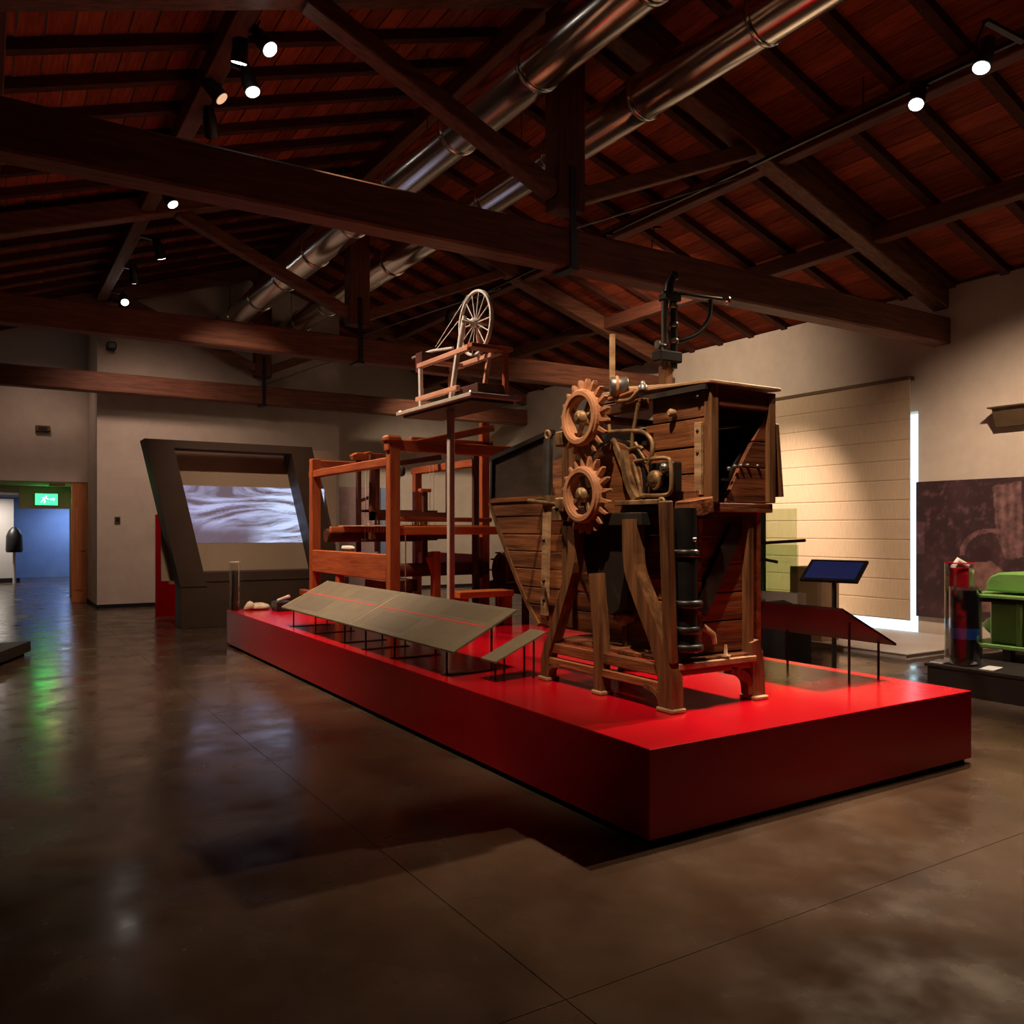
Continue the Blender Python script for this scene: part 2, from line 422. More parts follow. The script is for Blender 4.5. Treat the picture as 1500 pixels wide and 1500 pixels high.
# ------------------------------------------------------------------ ventilation ducts
def duct(u, label, z=5.62, r=.25):
    t = thing('ventilation_duct', (u, 5, z-r), label, 'duct', 'round metal ventilation ducts')
    v = -5.6; k = 0
    while v < 14.3:
        v2 = min(v + 1.45, 14.4)
        part('duct_section', MB().tube([(u, v, z), (u, v2, z)], r - (.004 if k % 2 else 0), 32), 'duct_metal', t)
        part('duct_collar', MB().lathe((u, v2-.04, z), (0, 1, 0), [(0, r), (.004, r+.012), (.05, r+.012), (.054, r)], 32), 'duct_metal', t)
        if k % 3 == 1:
            part('hanger_rod', MB().tube([(u, v+.7, z+r), (u, v+.7, roof(u)+.1)], .007, 6), 'grey_iron', t)
        v = v2; k += 1
    part('grille', MB().lathe((u, 14.40, z), (0, 1, 0), [(0, r+.03), (.03, r+.03), (.05, r-.05)], 32), 'grey_iron', t)
duct(1.44, 'round metal ventilation duct left of the king posts', 5.54, .22)
duct(2.66, 'round metal ventilation duct right of the king posts', 5.60, .21)

# ------------------------------------------------------------------ lighting tracks and spotlights
def track(u, v0, v1, z, label):
    t = thing('lighting_track', (u, (v0+v1)/2, z), label, 'lighting track')
    part('rail', bx(u-.018, u+.018, v0, v1, z, z+.035), 'black_iron', t)
    v = v0 + .4
    while v < v1:
        part('suspension_rod', MB().tube([(u, v, z+.03), (u, v, roof(u)-.0)], .006, 6), 'black_iron', t); v += 2.4
track(-.78, -1.5, 14.3, 5.66, 'black lighting track below the left-hand purlin')
track(4.72, -3.0, 10.0, 5.60, 'black lighting track below the right-hand purlin')
def spotlight(pos, aim, label, watts=0, cone=50, blend=.8, col=WARM, rad=.05, lens='lamp_lens', tz=5.66, tu=-.78, size=1.0):
    p = Vector(pos); d = (Vector(aim) - p).normalized()
    t = thing('track_spotlight', p, label, 'spotlight', 'black track spotlights')
    s = size
    part('housing', MB().lathe(p - d*.30*s, d, [(0, .03*s), (.02*s, .052*s), (.09*s, .056*s), (.10*s, .064*s), (.29*s, .072*s), (.30*s, .072*s)], 20), 'black_iron', t)
    part('lens', MB().lathe(p, d, [(0, .062*s), (.006, .060*s)], 20), lens, t)
    piv = p - d*.16*s
    part('yoke', MB().tube([piv + Vector((.0, .075*s, 0)), piv + Vector((0, .075*s, .12)), (piv.x, piv.y, max(piv.z+.14, tz-.03))], .010, 6), 'black_iron', t)
    part('track_adapter', MB().bar((piv.x, piv.y, tz-.035), (tu, piv.y, tz-.02), .05, .03), 'black_iron', t)
    if watts:
        ld = bpy.data.lights.new('spot_bulb', 'SPOT'); ld.energy = watts; ld.spot_size = math.radians(cone); ld.spot_blend = blend
        ld.color = col; ld.shadow_soft_size = rad
        lo = bpy.data.objects.new('bulb', ld); COL.objects.link(lo); lo.parent = t; lo.location = d*.02
        lo.rotation_euler = (-d).to_track_quat('Z', 'Y').to_euler()
    return t
SL = {
    'key': 'dazzling spotlight at the upper right corner of the ceiling',
    'gears': 'largest glowing spotlight of the cluster at upper left',
    'wheels': 'spotlight outside the picture aimed at the toothed wheels',
    'deck': 'rightmost spotlight of the cluster at upper left',
    'boards': 'spotlight lowest right in the cluster at upper left',
    'wheel': 'dim amber spotlight just left of the glowing cluster at upper left',
    'loom': 'single bright spotlight hanging just below the nearest tie beam',
    'cloth': 'black spotlight turned away from the viewer just above the nearest tie beam',
    'screen': 'brighter spotlight of the far row above the middle truss',
    'far': 'second small spotlight of the far row above the middle truss',
    'front': 'small round glowing spotlight left of the dazzling one',
    'second': 'spotlight outside the picture just right of the dazzling one',
    'blind': 'spotlight hidden behind the nearest tie beam aimed at the blind',
    'door': 'added unseen spotlight behind the middle tie beam to brighten the doorway wall',
    'mural': 'spotlight outside the picture aimed at the mural',
    'exhibit': 'spotlight outside the picture aimed at the green machine',
    'wash': 'spotlight hidden behind the trusses aimed at the far wall',
    'side': 'spotlight hidden behind the nearest truss aimed at the side wall',
}
for k, (p, a, w, cone, bl, c, r) in SPOT.items():
    right = p[0] > 2
    spotlight(p, a, SL[k], w, cone, bl, c, r, 'dim_lens' if k == 'wheel' else 'lamp_lens', 5.60 if right else 5.66, {'blind': 5.1, 'door': -2.0}.get(k, 4.72 if right else -.78))
spotlight((-.575, 13.0, 5.45), (-.2, 8.0, 1), 'third small spotlight of the far row above the middle truss')
spotlight((-.52, 13.65, 5.42), (-.4, 8.6, 1), 'lowest, farthest small spotlight of the far row')

# ------------------------------------------------------------------ red display platform
pl = thing('display_platform', (1.36, 4.07, 0), 'long low glossy red display platform carrying the machines', 'platform')
part('deck', bx(0, 2.72, 0, 8.14, .03, ZP), 'red_paint', pl, .004)
part('recessed_base', bx(.03, 2.69, .03, 8.11, 0, .03), 'black_gap', pl)

# ------------------------------------------------------------------ the big wooden wool machine
M = thing('wool_machine', (1.0, 1.3, ZP), 'big weathered wooden wool-opening machine with two toothed wheels on the red platform', 'machine')
US = .90                       # outer side face
def vleft(z):                  # left outline of the hopper side
    if z >= 1.70: return 2.96
    t = (z - .78) / (1.70 - .78)
    return 2.24 + .72 * t**.85
# side boards below the dark panel
zs = [.78, .93, 1.06, 1.20, 1.33, 1.46, 1.60, 1.73]
for a, b in zip(zs[:-1], zs[1:]):
    o = random.uniform(-.006, .006)
    vr = .58 if b < 1.65 else .60
    part('side_board', MB().prism([(vr, a+.004), (vleft(a)-.01, a+.004), (vleft(b)-.01, b-.004), (vr, b-.004)], 'u', US-.02+o, US+.02+o), 'old_plank_v', M, .004)
part('far_side', MB().prism([(.6, .78), (2.24, .78), (2.6, 1.2), (2.95, 1.72), (2.93, 2.05), (2.1, 2.19), (1.5, 2.2), (1.45, 2.3), (.6, 2.3)], 'u', 1.40, 1.44), 'old_plank_v', M)
part('hopper_edge', MB().band([(vleft(z), z) for z in (.78, .95, 1.1, 1.3, 1.5, 1.72)], [.035]*6, 'u', US-.03, 1.46), 'old_wood_z', M)
part('hopper_back', MB().prism([(2.94, 1.72), (2.97, 1.72), (2.95, 2.06), (2.92, 2.06)], 'u', US, 1.44), 'dark_board', M)
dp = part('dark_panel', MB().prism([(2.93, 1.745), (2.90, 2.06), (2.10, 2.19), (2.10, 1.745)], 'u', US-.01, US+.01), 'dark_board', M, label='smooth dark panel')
part('panel_edging', MB().bar((US-.005, 2.96, 2.075), (US-.005, 2.08, 2.215), .05, .035), 'interior_dark', dp)
part('panel_edging', MB().bar((US-.005, 2.925, 2.06), (US-.005, 2.935, 1.74), .05, .03), 'interior_dark', dp)
part('panel_rail', bx(US-.03, US+.02, 2.08, 2.96, 1.715, 1.75), 'old_plank_v', dp)
# batten and metal rod left of the toothed wheels
part('batten', bar((.855, 2.125, .86), (.855, 2.09, 1.73), .045, .06), 'pale_wood', M, .006)
for z in (.98, 1.12, 1.42): part('bolt', MB().lathe((.835, 2.1, z), (-1, 0, 0), [(0, .014), (.012, .014), (.018, .006)], 8), 'black_iron', M)
r_ = part('iron_rod', MB().tube([(.845, 2.09, 1.70), (.845, 2.07, 2.16)], .030, 12), 'grey_iron', M, label='grey iron rod')
part('rod_eye', MB().ring((.845, 2.07, 2.19), (1, 0, .1), .028, .012, 14, 6), 'pale_wood', r_)
part('rod_clamp', bx(.80, .89, 2.02, 2.14, 1.70, 1.745), 'rusty_iron', r_)
# dark interior wall behind the mechanism
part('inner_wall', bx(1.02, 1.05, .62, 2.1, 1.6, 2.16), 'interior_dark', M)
part('upright_board', bx(.86, .90, 1.78, 1.92, .80, 2.22), 'old_wood_z', M, .005)
part('upright_board', bx(.80, .86, 1.60, 1.68, 1.55, 2.16), 'old_wood_z', M, .005)
part('cross_rail', bx(.78, .84, .95, 1.42, 2.24, 2.31), 'old_plank_v', M, .006)
part('cross_rail', bx(.78, .84, .60, 1.75, 1.60, 1.655), 'old_plank_v', M, .006)
# upper box
BU0, BU1, BV0, BV1 = .95, 1.47, .53, 1.10
zb = [1.665, 1.83, 1.99, 2.16, 2.345]
for i, (a, b) in enumerate(zip(zb[:-1], zb[1:])):
    part('box_board', bx(BU0-.012 + .004*(i % 2), BU0+.02, BV0+.05, BV1 - .06*(i % 2), a+.004, b-.004), 'old_plank_v', M, .004)
part('box_stile', bx(BU0-.02, BU0+.045, BV0-.01, BV0+.05, 1.655, 2.345), 'old_wood_z', M, .005)
part('box_stile', bx(BU1-.045, BU1+.015, BV0-.01, BV0+.05, 1.66, 2.335), 'old_wood_z', M, .005)
part('box_cleat', bx(BU0-.04, BU0-.012, BV0+.055, BV0+.11, 1.70, 2.13), 'pale_wood', M, .004)
part('box_top_rail', bx(BU0+.045, BU1-.045, BV0-.005, BV0+.035, 2.225, 2.335), 'old_plank_u', M, .005)
part('box_bottom_rail', bx(BU0+.06, BU1+.0, BV0, BV0+.05, 1.60, 1.655), 'old_plank_u', M, .005)
part('box_lid', MB().prism([(BV0-.03, 2.348), (1.55, 2.40), (1.55, 2.42), (BV0-.03, 2.368)], 'u', BU0-.05, BU1+.04), 'pale_wood', M, .004)
part('box_lid_edge', bx(BU0-.055, BU0-.02, BV0, 1.5, 2.315, 2.347), 'interior_dark', M)
part('lid_batten', MB().prism([(.80, 2.375), (1.50, 2.40), (1.50, 2.465), (.80, 2.395)], 'u', .97, 1.0), 'pale_wood', M, .004)
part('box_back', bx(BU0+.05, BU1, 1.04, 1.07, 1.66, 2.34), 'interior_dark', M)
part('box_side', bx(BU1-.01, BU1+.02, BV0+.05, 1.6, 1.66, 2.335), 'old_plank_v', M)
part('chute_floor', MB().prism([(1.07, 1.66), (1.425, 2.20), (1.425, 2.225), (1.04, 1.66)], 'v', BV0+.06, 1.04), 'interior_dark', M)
for k, poly in enumerate([[(1.075, 1.66), (1.425, 1.66), (1.425, 1.87), (1.20, 1.87)], [(1.205, 1.877), (1.425, 1.877), (1.425, 2.03), (1.31, 2.03)], [(1.315, 2.037), (1.425, 2.037), (1.425, 2.20)]]):
    part('chute_board', MB().prism(poly, 'v', BV0+.02, BV0+.05), 'old_plank_u', M, .003)
part('outer_flap', MB().prism([(1.485, 2.15), (1.515, 2.15), (1.56, 1.70), (1.53, 1.70)], 'v', BV0-.01, 1.3), 'old_wood_z', M, .004)
part('feed_rod', MB().tube([(BU0+.05, .66, 2.10), (BU1-.06, .66, 2.14)], .012, 10), 'bright_steel', M)
part('chain', MB().tube([(1.06, .64, 2.22), (1.055, .64, 1.80)], .006, 6), 'grey_iron', M)
for (u, z) in ((1.10, 1.86), (1.15, 1.875), (1.20, 1.88), (1.26, 1.885), (1.35, 1.885)):
    part('bolt', MB().lathe((u, BV0+.02, z), (0, -1, 0), [(0, .012), (.01, .012), (.016, .004)], 8), 'grey_iron', M)
part('latch', bx(1.04, 1.09, BV0-.005, BV0+.03, 1.785, 1.80), 'bright_steel', M)
part('corner_block', MB().prism([(.74, 1.66), (.93, 1.69), (.94, 1.60), (.85, 1.575), (.76, 1.58)], 'v', .50, .62), 'old_plank_v', M, .006)
for z in (1.72, 1.95, 2.08, 2.28): part('bolt', MB().lathe((BU0-.03, BV0+.08, z), (-1, 0, 0), [(0, .012), (.012, .012), (.018, .004)], 8), 'black_iron', M)
# lower end face with boards
for a, b in zip([.76, .95, 1.12, 1.29, 1.45], [.95, 1.12, 1.29, 1.45, 1.60]):
    part('end_board', bx(.86, 1.29, .60, .635, a+.004, b-.004), 'old_plank_u', M, .004)
part('end_post', bx(1.275, 1.325, .55, .61, .70, 1.60), 'old_wood_z', M, .006)
part('end_post', bar((.645, .55, .74), (.605, .55, 1.66), .065, .065), 'old_wood_z', M, .008)
part('diagonal_board', bar((1.20, .585, 1.50), (.90, .585, 1.02), .11, .03, up=(0, 1, 0)), 'interior_dark', M)
pp = part('drive_pipe', MB().tube([(.765, .56, .80), (.765, .56, 1.62)], .068, 18), 'black_iron', M, label='black iron pipe')
for z, r in ((.80, .105), (.90, .085), (1.05, .10), (1.34, .082)):
    part('flange', MB().lathe((.765, .56, z), (0, 0, 1), [(0, r-.01), (.008, r), (.035, r), (.043, r-.01)], 18), 'black_iron', pp)
part('pipe_bracket', bx(.84, .95, .52, .60, 1.56, 1.62), 'black_iron', M)
for (u, z) in ((.77, 1.44), (.78, 1.37)): part('bolt', MB().lathe((u, .495, z), (0, -1, 0), [(0, .016), (.012, .014), (.018, .004)], 8), 'bright_steel', M)
part('tap_handle', MB().tube([(.90, .56, .93), (.96, .53, .88), (.97, .53, .83)], [.022, .018, .014], 8), 'pale_wood', M)
part('peg', MB().lathe((1.07, .54, .745), (0, 0, 1), [(0, .03), (.01, .03), (.012, .012), (.07, .008)], 10), 'pale_wood', M)
# base frame: legs
lr = catmull([(.89, 1.56), (.875, 1.28), (.775, 1.08), (.655, .88), (.575, .69), (.56, ZP)], 4)
part('leg', MB().band(lr, [.10]*8 + [.105]*6 + [.11]*(len(lr)-14), 'u', .61, .70), 'old_wood_z', M)
ll = catmull([(1.47, 1.52), (1.465, 1.29), (1.575, 1.03), (1.69, .79), (1.765, .63), (1.775, ZP)], 4)
part('leg', MB().band(ll, [.075]*len(ll), 'u', .61, .69), 'old_wood_z', M)
lm = catmull([(1.235, 1.22), (1.22, 1.05), (1.195, .86), (1.185, .66), (1.18, ZP)], 4)
part('leg', MB().band(lm, [.07]*len(lm), 'u', .61, .69), 'old_wood_z', M)
part('leg', MB().band(catmull([(1.31, .82), (1.335, .70), (1.345, .58), (1.35, ZP)], 4), [.07, .08, .09, .10, .10, .10, .10, .10, .10, .10, .10, .10, .11], 'v', .53, .62), 'old_wood_z', M)
part('leg', MB().band(catmull([(1.31, .82), (1.335, .70), (1.345, .58), (1.35, ZP)], 4), [.07, .08, .09, .10, .10, .10, .10, .10, .10, .10, .10, .10, .11], 'v', 1.74, 1.82), 'old_wood_z', M)
for (u, v, w) in ((.655, .56, .07), (.65, 1.775, .055), (.65, 1.18, .05), (1.35, .575, .07)):
    part('foot_pad', bx(u-.055, u+.055, v-w, v+w, ZP, ZP+.025), 'pale_wood', M, .006)
part('side_rail', bx(.63, .685, .60, 1.76, .655, .725), 'old_plank_v', M, .006)
part('side_rail', bx(.62, .67, .62, 1.76, .575, .625), 'old_plank_v', M, .006)
part('end_rail', bx(.68, 1.33, .54, .585, .66, .71), 'old_plank_u', M, .005)
part('shelf_edge', bx(.68, 1.31, .515, .545, .70, .735), 'pale_wood', M, .004)
for k in range(4):
    va = .545 + k*.31
    part('shelf_board', bx(.69, 1.40, va, va+.302, .725, .752), 'old_plank_u', M, .004)
for (v0, sg, z0) in ((.61, 1, .575), (1.745, -1, .575)):
    part('knee_bracket', MB().band(catmull([(v0+sg*.0, .50), (v0+sg*.015, .54), (v0+sg*.06, .572), (v0+sg*.14, .585)], 4), [.03]*13, 'u', .615, .675), 'old_wood_z', M)
part('knee_bracket', MB().band(catmull([(1.29, .50), (1.275, .58), (1.22, .63), (1.12, .655)], 4), [.045]*13, 'v', .54, .60), 'old_wood_z', M)
# toothed wheels
tooth_me = None
def gear(cz, cv, cu, rot, label):
    global tooth_me
    g = part('toothed_wheel', MB().annulus((cu, cv, cz), (1, 0, 0), .128, .182, .07, 40), 'gear_wood', M, .006, label)
    part('rim_face', MB().annulus((cu-.04, cv, cz), (1, 0, 0), .14, .172, .016, 40), 'gear_wood', g, .003)
    for k in range(4):
        a = rot + k*math.pi/2
        part('spoke', bar((cu+.01, cv+.03*math.cos(a), cz+.03*math.sin(a)), (cu+.01, cv+.135*math.cos(a), cz+.135*math.sin(a)), .028, .024, up=(1, 0, 0)), 'rusty_iron', g, .003)
    part('hub', MB().lathe((cu-.055, cv, cz), (1, 0, 0), [(0, .018), (.012, .022), (.014, .045), (.09, .05), (.10, .03), (.30, .03)], 16), 'rusty_iron', g)
    if tooth_me is None:
        mb = MB()
        # wooden cog: square root, rounded tapering head pointing +z
        mb.add([(-.022,-.013,0),(.022,-.013,0),(.022,.013,0),(-.022,.013,0),(-.020,-.010,.05),(.020,-.010,.05),(.020,.010,.05),(-.020,.010,.05),(-.014,-.005,.072),(.014,-.005,.072),(.014,.005,.072),(-.014,.005,.072)],
               [(0,3,2,1),(0,1,5,4),(1,2,6,5),(2,3,7,6),(3,0,4,7),(4,5,9,8),(5,6,10,9),(6,7,11,10),(7,4,8,11),(8,9,10,11)])
        tooth_me = mesh_of('tooth', mb, 'gear_wood')
    n = 20
    base = world_loc(g)
    for k in range(n):
        a = 2*math.pi*k/n + rot*.3
        o = bpy.data.objects.new('tooth', tooth_me); COL.objects.link(o); o.parent = g
        d = Vector((0, math.cos(a), math.sin(a)))
        o.location = Vector((cu+.012, cv, cz)) + d*.178 - base
        o.rotation_euler = (a - math.pi/2, 0, 0)
gear(2.212, 1.315, .60, .5, 'upper wooden toothed wheel with iron hub')
gear(1.718, 1.300, .60, -.35, 'lower wooden toothed wheel with iron hub')
part('wheel_shaft', MB().tube([(.60, 1.315, 2.212), (1.42, 1.315, 2.212)], .026, 12), 'rusty_iron', M)
part('wheel_shaft', MB().tube([(.60, 1.300, 1.718), (1.42, 1.300, 1.718)], .026, 12), 'rusty_iron', M)
part('drum', MB().lathe((.74, 1.20, 1.76), (1, 0, 0), [(0, .29), (.02, .31), (.10, .31), (.11, .29), (.25, .29)], 36), 'old_plank_v', M, label='round wooden drum')
part('drum_hoop', MB().annulus((.755, 1.20, 1.76), (1, 0, 0), .285, .318, .02, 36), 'black_iron', M)
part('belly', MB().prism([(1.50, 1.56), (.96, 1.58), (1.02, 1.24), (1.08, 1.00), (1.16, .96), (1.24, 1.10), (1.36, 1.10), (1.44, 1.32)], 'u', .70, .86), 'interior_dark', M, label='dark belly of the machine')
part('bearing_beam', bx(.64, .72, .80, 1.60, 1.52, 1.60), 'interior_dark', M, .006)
for v, z in ((1.56, 2.10), (1.56, 1.66), (1.60, 1.60)):
    part('bearing_block', bx(.58, .66, v-.05, v+.05, z-.05, z+.05), 'rusty_iron', M, .01)
part('tie_bar', MB().tube([(.60, 1.55, 1.66), (.60, 1.95, 1.70), (.80, 2.08, 1.72)], .014, 8), 'rusty_iron', M)
# cast-iron mechanism right of the toothed wheels
K = thing
def tb(name, pts, r, mat_='rusty_iron', k=5, n=8): return part(name, MB().tube(catmull([(p[2] if len(p) > 2 else .74, p[0], p[1]) for p in pts], k), r, n), mat_, M)
tb('lever', [(1.22, 2.12), (1.05, 2.11), (.90, 2.09), (.82, 2.03), (.815, 1.96), (.85, 1.89)], .014)
tb('link_rod', [(.94, 2.27), (.965, 2.18), (.995, 2.08), (1.0, 2.00)], .012)
tb('lever', [(1.02, 1.995), (.93, 2.00), (.90, 1.985)], .013)
tb('lever', [(.97, 2.03), (.915, 1.96), (.865, 1.90)], .012)
tb('catch', [(1.22, 2.12), (1.225, 2.17)], .012)
arm = part('bracket_arm', MB().band(catmull([(1.18, 2.07), (1.09, 1.93), (1.01, 1.80), (.96, 1.67)], 4), [.03, .032, .035, .04, .045, .05, .052, .055, .058, .06, .06, .06, .06], 'u', .72, .77), 'rusty_iron', M)
part('bracket_arm', MB().band(catmull([(1.055, 1.99), (1.03, 1.85), (.985, 1.75), (.93, 1.68)], 4), [.03, .032, .035, .04, .042, .045, .045, .045, .045, .045, .045, .045, .045], 'u', .70, .74), 'rusty_iron', M)
part('bracket_base', bx(.67, .76, .70, 1.09, 1.645, 1.675), 'rusty_iron', M, .004)
tb('frame_bar', [(.98, 1.915), (.82, 1.92), (.69, 1.915), (.655, 1.88), (.65, 1.74), (.70, 1.70), (.92, 1.705)], .013)
tb('frame_bar', [(.985, 1.91), (.955, 1.83), (.925, 1.76), (.915, 1.70)], .015)
part('gear_box', MB().box(.78, .86, .68, .90, 1.72, 1.90), 'black_iron', M, .01)
part('pinion', MB().lathe((.72, .80, 1.80), (1, 0, 0), [(0, .02), (.01, .05), (.05, .055), (.06, .03), (.12, .03)], 14), 'rusty_iron', M)
part('pinion', MB().lathe((.72, .71, 1.86), (1, 0, 0), [(0, .012), (.01, .03), (.04, .03), (.05, .02), (.12, .02)], 12), 'grey_iron', M)
tb('spring', [(.86, 1.76), (.82, 1.80), (.80, 1.74), (.76, 1.76), (.74, 1.82)], .009)
part('adjusting_screw', MB().tube([(.74, .93, 1.66), (.74, .93, 1.44)], .010, 8), 'grey_iron', M)
part('screw_bracket', bx(.70, .80, .72, 1.04, 1.58, 1.645), 'black_iron', M, .006)
part('screw_eye', MB().ring((.71, .70, 1.655), (1, 0, 0), .025, .010, 14, 6), 'rusty_iron', M)
# top gear: roller block, levers, rod
part('roller_block', MB().lathe((.70, 1.165, 2.40), (.55, -.35, .0), [(0, .055), (.01, .062), (.10, .062), (.11, .055)], 18), 'grey_iron', M)
part('roller_band', MB().ring((.735, 1.143, 2.40), (.55, -.35, 0), .058, .012, 18, 6), 'gear_wood', M)
tb('top_lever', [(1.15, 2.31), (1.02, 2.30), (.95, 2.335), (.90, 2.35)], .016)
tb('top_lever', [(1.22, 2.33), (1.08, 2.335), (.97, 2.35)], .016, 'old_plank_v')
part('top_rod', bar((.75, 1.205, 2.36), (.75, 1.205, 2.745), .026, .026), 'pale_wood', M)
part('top_bolt', MB().lathe((.75, .91, 2.345), (0, 0, 1), [(0, .03), (.03, .03), (.035, .015), (.06, .012)], 8), 'grey_iron', M)
part('top_deck', bx(.80, 1.46, 1.10, 1.48, 2.37, 2.395), 'pale_wood', M, .004)
part('knob', MB().lathe((.93, .83, 2.21), (-1, 0, 0), [(0, .022), (.03, .026), (.045, .015)], 10), 'pale_wood', M)
# wooden tap on the side
tp = part('tap', MB().lathe((.88, 1.165, .93), (-1, 0, 0), [(0, .03), (.05, .036), (.07, .05), (.10, .045), (.12, .02)], 12), 'pale_wood', M, label='knobbly wooden tap')
part('tap_stem', MB().tube([(.82, 1.165, .92), (.815, 1.16, .80), (.82, 1.16, .755)], [.025, .018, .014], 8), 'old_wood_z', tp)
part('tap_wing', bar((.79, 1.10, .945), (.79, 1.235, .925), .03, .03), 'pale_wood', tp, .006)
for k in range(5):
    v = .68 + k*.055
    part('shaving', MB().tube([(.74, v, .756), (.75, v+.03, .785-.008*k), (.76, v+.06, .76)], .008, 6), 'old_plank_v', M)

# ------------------------------------------------------------------ tall black pump behind the machine
P = thing('pump_stand', (1.60, 1.62, ZP), 'tall black iron hand pump with crank arm rising behind the wooden machine', 'pump')
part('base_plate', bx(1.48, 1.74, 1.55, 1.78, ZP, ZP+.03), 'black_iron', P, .006)
part('column', bx(1.56, 1.64, 1.60, 1.68, ZP+.03, 2.70), 'old_wood_z', P, .006)
part('cylinder', MB().tube([(1.575, 1.62, 2.68), (1.575, 1.62, 3.24)], .026, 14), 'grey_iron', P)
part('cylinder', MB().tube([(1.645, 1.60, 2.68), (1.645, 1.60, 3.24)], .026, 14), 'black_iron', P)
part('clamp', bx(1.48, 1.70, 1.56, 1.66, 2.72, 2.80), 'black_iron', P, .01)
part('clamp', bx(1.54, 1.69, 1.56, 1.66, 3.17, 3.22), 'black_iron', P, .01)
for z in (2.86, 2.98, 3.12): part('coupling', MB().lathe((1.645, 1.60, z), (0, 0, 1), [(0, .03), (.005, .036), (.035, .036), (.04, .03)], 14), 'grey_iron', P)
part('head', MB().tube([(1.60, 1.61, 3.20), (1.61, 1.61, 3.30), (1.64, 1.60, 3.36)], [.04, .034, .022], 10), 'black_iron', P)
part('head_knob', MB().lathe((1.64, 1.60, 3.34), (.5, 0, 1), [(0, .02), (.015, .036), (.04, .036), (.055, .02)], 12), 'black_iron', P)
part('crank_arm', MB().tube([(1.62, 1.61, 3.235), (1.95, 1.55, 3.235), (2.06, 1.53, 3.235)], .017, 10), 'bright_steel', P)
part('crank_handle', MB().lathe((2.09, 1.525, 3.235), (1, 0, 0), [(0, .012), (.01, .03), (.035, .034), (.05, .02)], 14), 'bright_steel', P)
part('hose', MB().tube(catmull([(1.97, 1.55, 3.25), (1.95, 1.55, 3.08), (1.85, 1.56, 2.96), (1.73, 1.58, 2.90), (1.66, 1.60, 2.88)], 6), .017, 10), 'black_iron', P)
part('side_valve', MB().lathe((1.50, 1.60, 2.84), (-1, 0, 0), [(-.06, .012), (0, .012), (.005, .03), (.02, .03)], 12), 'grey_iron', P)

# ------------------------------------------------------------------ hand loom
W = thing('hand_loom', (1.6, 6.3, ZP), 'large reddish wooden hand loom on the far half of the platform', 'loom')
uL, uR, v0, v1 = .95, 2.3, 5.06, 7.5
def lp(name, *a, m='loom_wood_z', b=.008): return part(name, bx(*a), m, W, b)
h = .058
lp('post', uL-h, uL+h, v0-h, v0+h, ZP, 2.42)
lp('post', uL-h, uL+h, v1-h, v1+h, ZP, 2.40)
lp('post', uR-.05, uR+.05, 5.5-.05, 5.5+.05, ZP, 2.74)
lp('post', uR-.05, uR+.05, 7.3-.05, 7.3+.05, ZP, 2.27)
lp('top_rail', uL-.045, uL+.045, v0+h, v1+.12, 2.16, 2.25, m='loom_wood_v')
lp('top_rail', uR-.045, uR+.045, 5.55, 7.4, 2.24, 2.33, m='loom_wood_v')
lp('top_beam', uL-.08, uR+.20, v0-.055, v0+.055, 2.31, 2.43, m='loom_wood_u')
lp('top_beam', uL-.06, uR-.5, v1-.05, v1+.05, 2.30, 2.385, m='loom_wood_u')
lp('top_beam', 1.35, uR+.1, 5.45, 5.54, 2.42, 2.52, m='loom_wood_u')
lp('post_cap', uL-.10, uL+.07, v0-.075, v0+.075, 2.40, 2.47, m='loom_wood_u', b=.02)
# castle uprights with ornate head
for u in (1.50, 1.76): lp('castle_upright', u-.03, u+.03, 7.36, 7.42, 1.20, 2.42, m='loom_dark')
part('castle_head', MB().prism([(1.42, 2.40), (1.84, 2.40), (1.87, 2.46), (1.80, 2.50), (1.70, 2.495), (1.63, 2.52), (1.56, 2.495), (1.46, 2.50), (1.39, 2.46)], 'v', 7.33, 7.45), 'loom_wood_u', W, .008)
part('castle_brace', bar((1.50, 7.40, 1.86), (1.76, 7.40, 1.96), .03, .04), 'loom_dark', W)
part('rising_beam', bar((1.05, 5.15, 2.36), (2.30, 5.30, 2.66), .07, .08), 'loom_wood_u', W, .008)
part('rising_beam', bar((1.30, 6.6, 2.25), (2.30, 6.6, 2.42), .06, .07), 'loom_dark', W, .008)
# long seat box and breast beams
lp('side_plank', uL-.055, uL+.03, v0+h, v1-h, .96, 1.235, m='loom_wood_v')
lp('side_plank', uR-.03, uR+.03, 5.55, 7.25, .96, 1.20, m='loom_wood_v')
lp('plank_leg', uL-.04, uL+.04, 6.54, 6.66, ZP, .96)
lp('breast_beam', uL+.058, uR-.05, v0-.04, v0+.07, 1.44, 1.53, m='orange_wood')
lp('breast_rail', uL+.058, uR, v0+.25, v0+.33, 1.58, 1.63, m='loom_wood_u')
lp('stretcher', uL, uR, 6.9, 6.98, 1.46, 1.53, m='loom_wood_u')
lp('stretcher', uL+.05, uR, v1-.04, v1+.04, .56, .66, m='loom_wood_u')
lp('foot_beam', uL-.04, uL+.04, v1+h, 8.02, .62, .70, m='loom_wood_v')
lp('inner_post', 1.44, 1.53, 5.10, 5.18, ZP, 1.26, m='loom_wood_z')
lp('inner_post', 2.02, 2.09, 5.24, 5.30, ZP, 2.40, m='loom_dark')
lp('inner_post', 1.86, 1.92, 6.2, 6.26, 1.0, 1.95, m='loom_dark')
lp('inner_post_cap', 1.82, 1.96, 6.18, 6.28, 1.95, 1.99, m='loom_wood_u')
part('knee_brace', bar((1.50, 5.14, .95), (1.40, 5.14, 1.2), .05, .06), 'loom_wood_z', W, .006)
part('cloth_roller', MB().tube([(uL, 5.45, 1.05), (uR, 5.45, 1.05)], .075, 18), 'loom_dark', W)
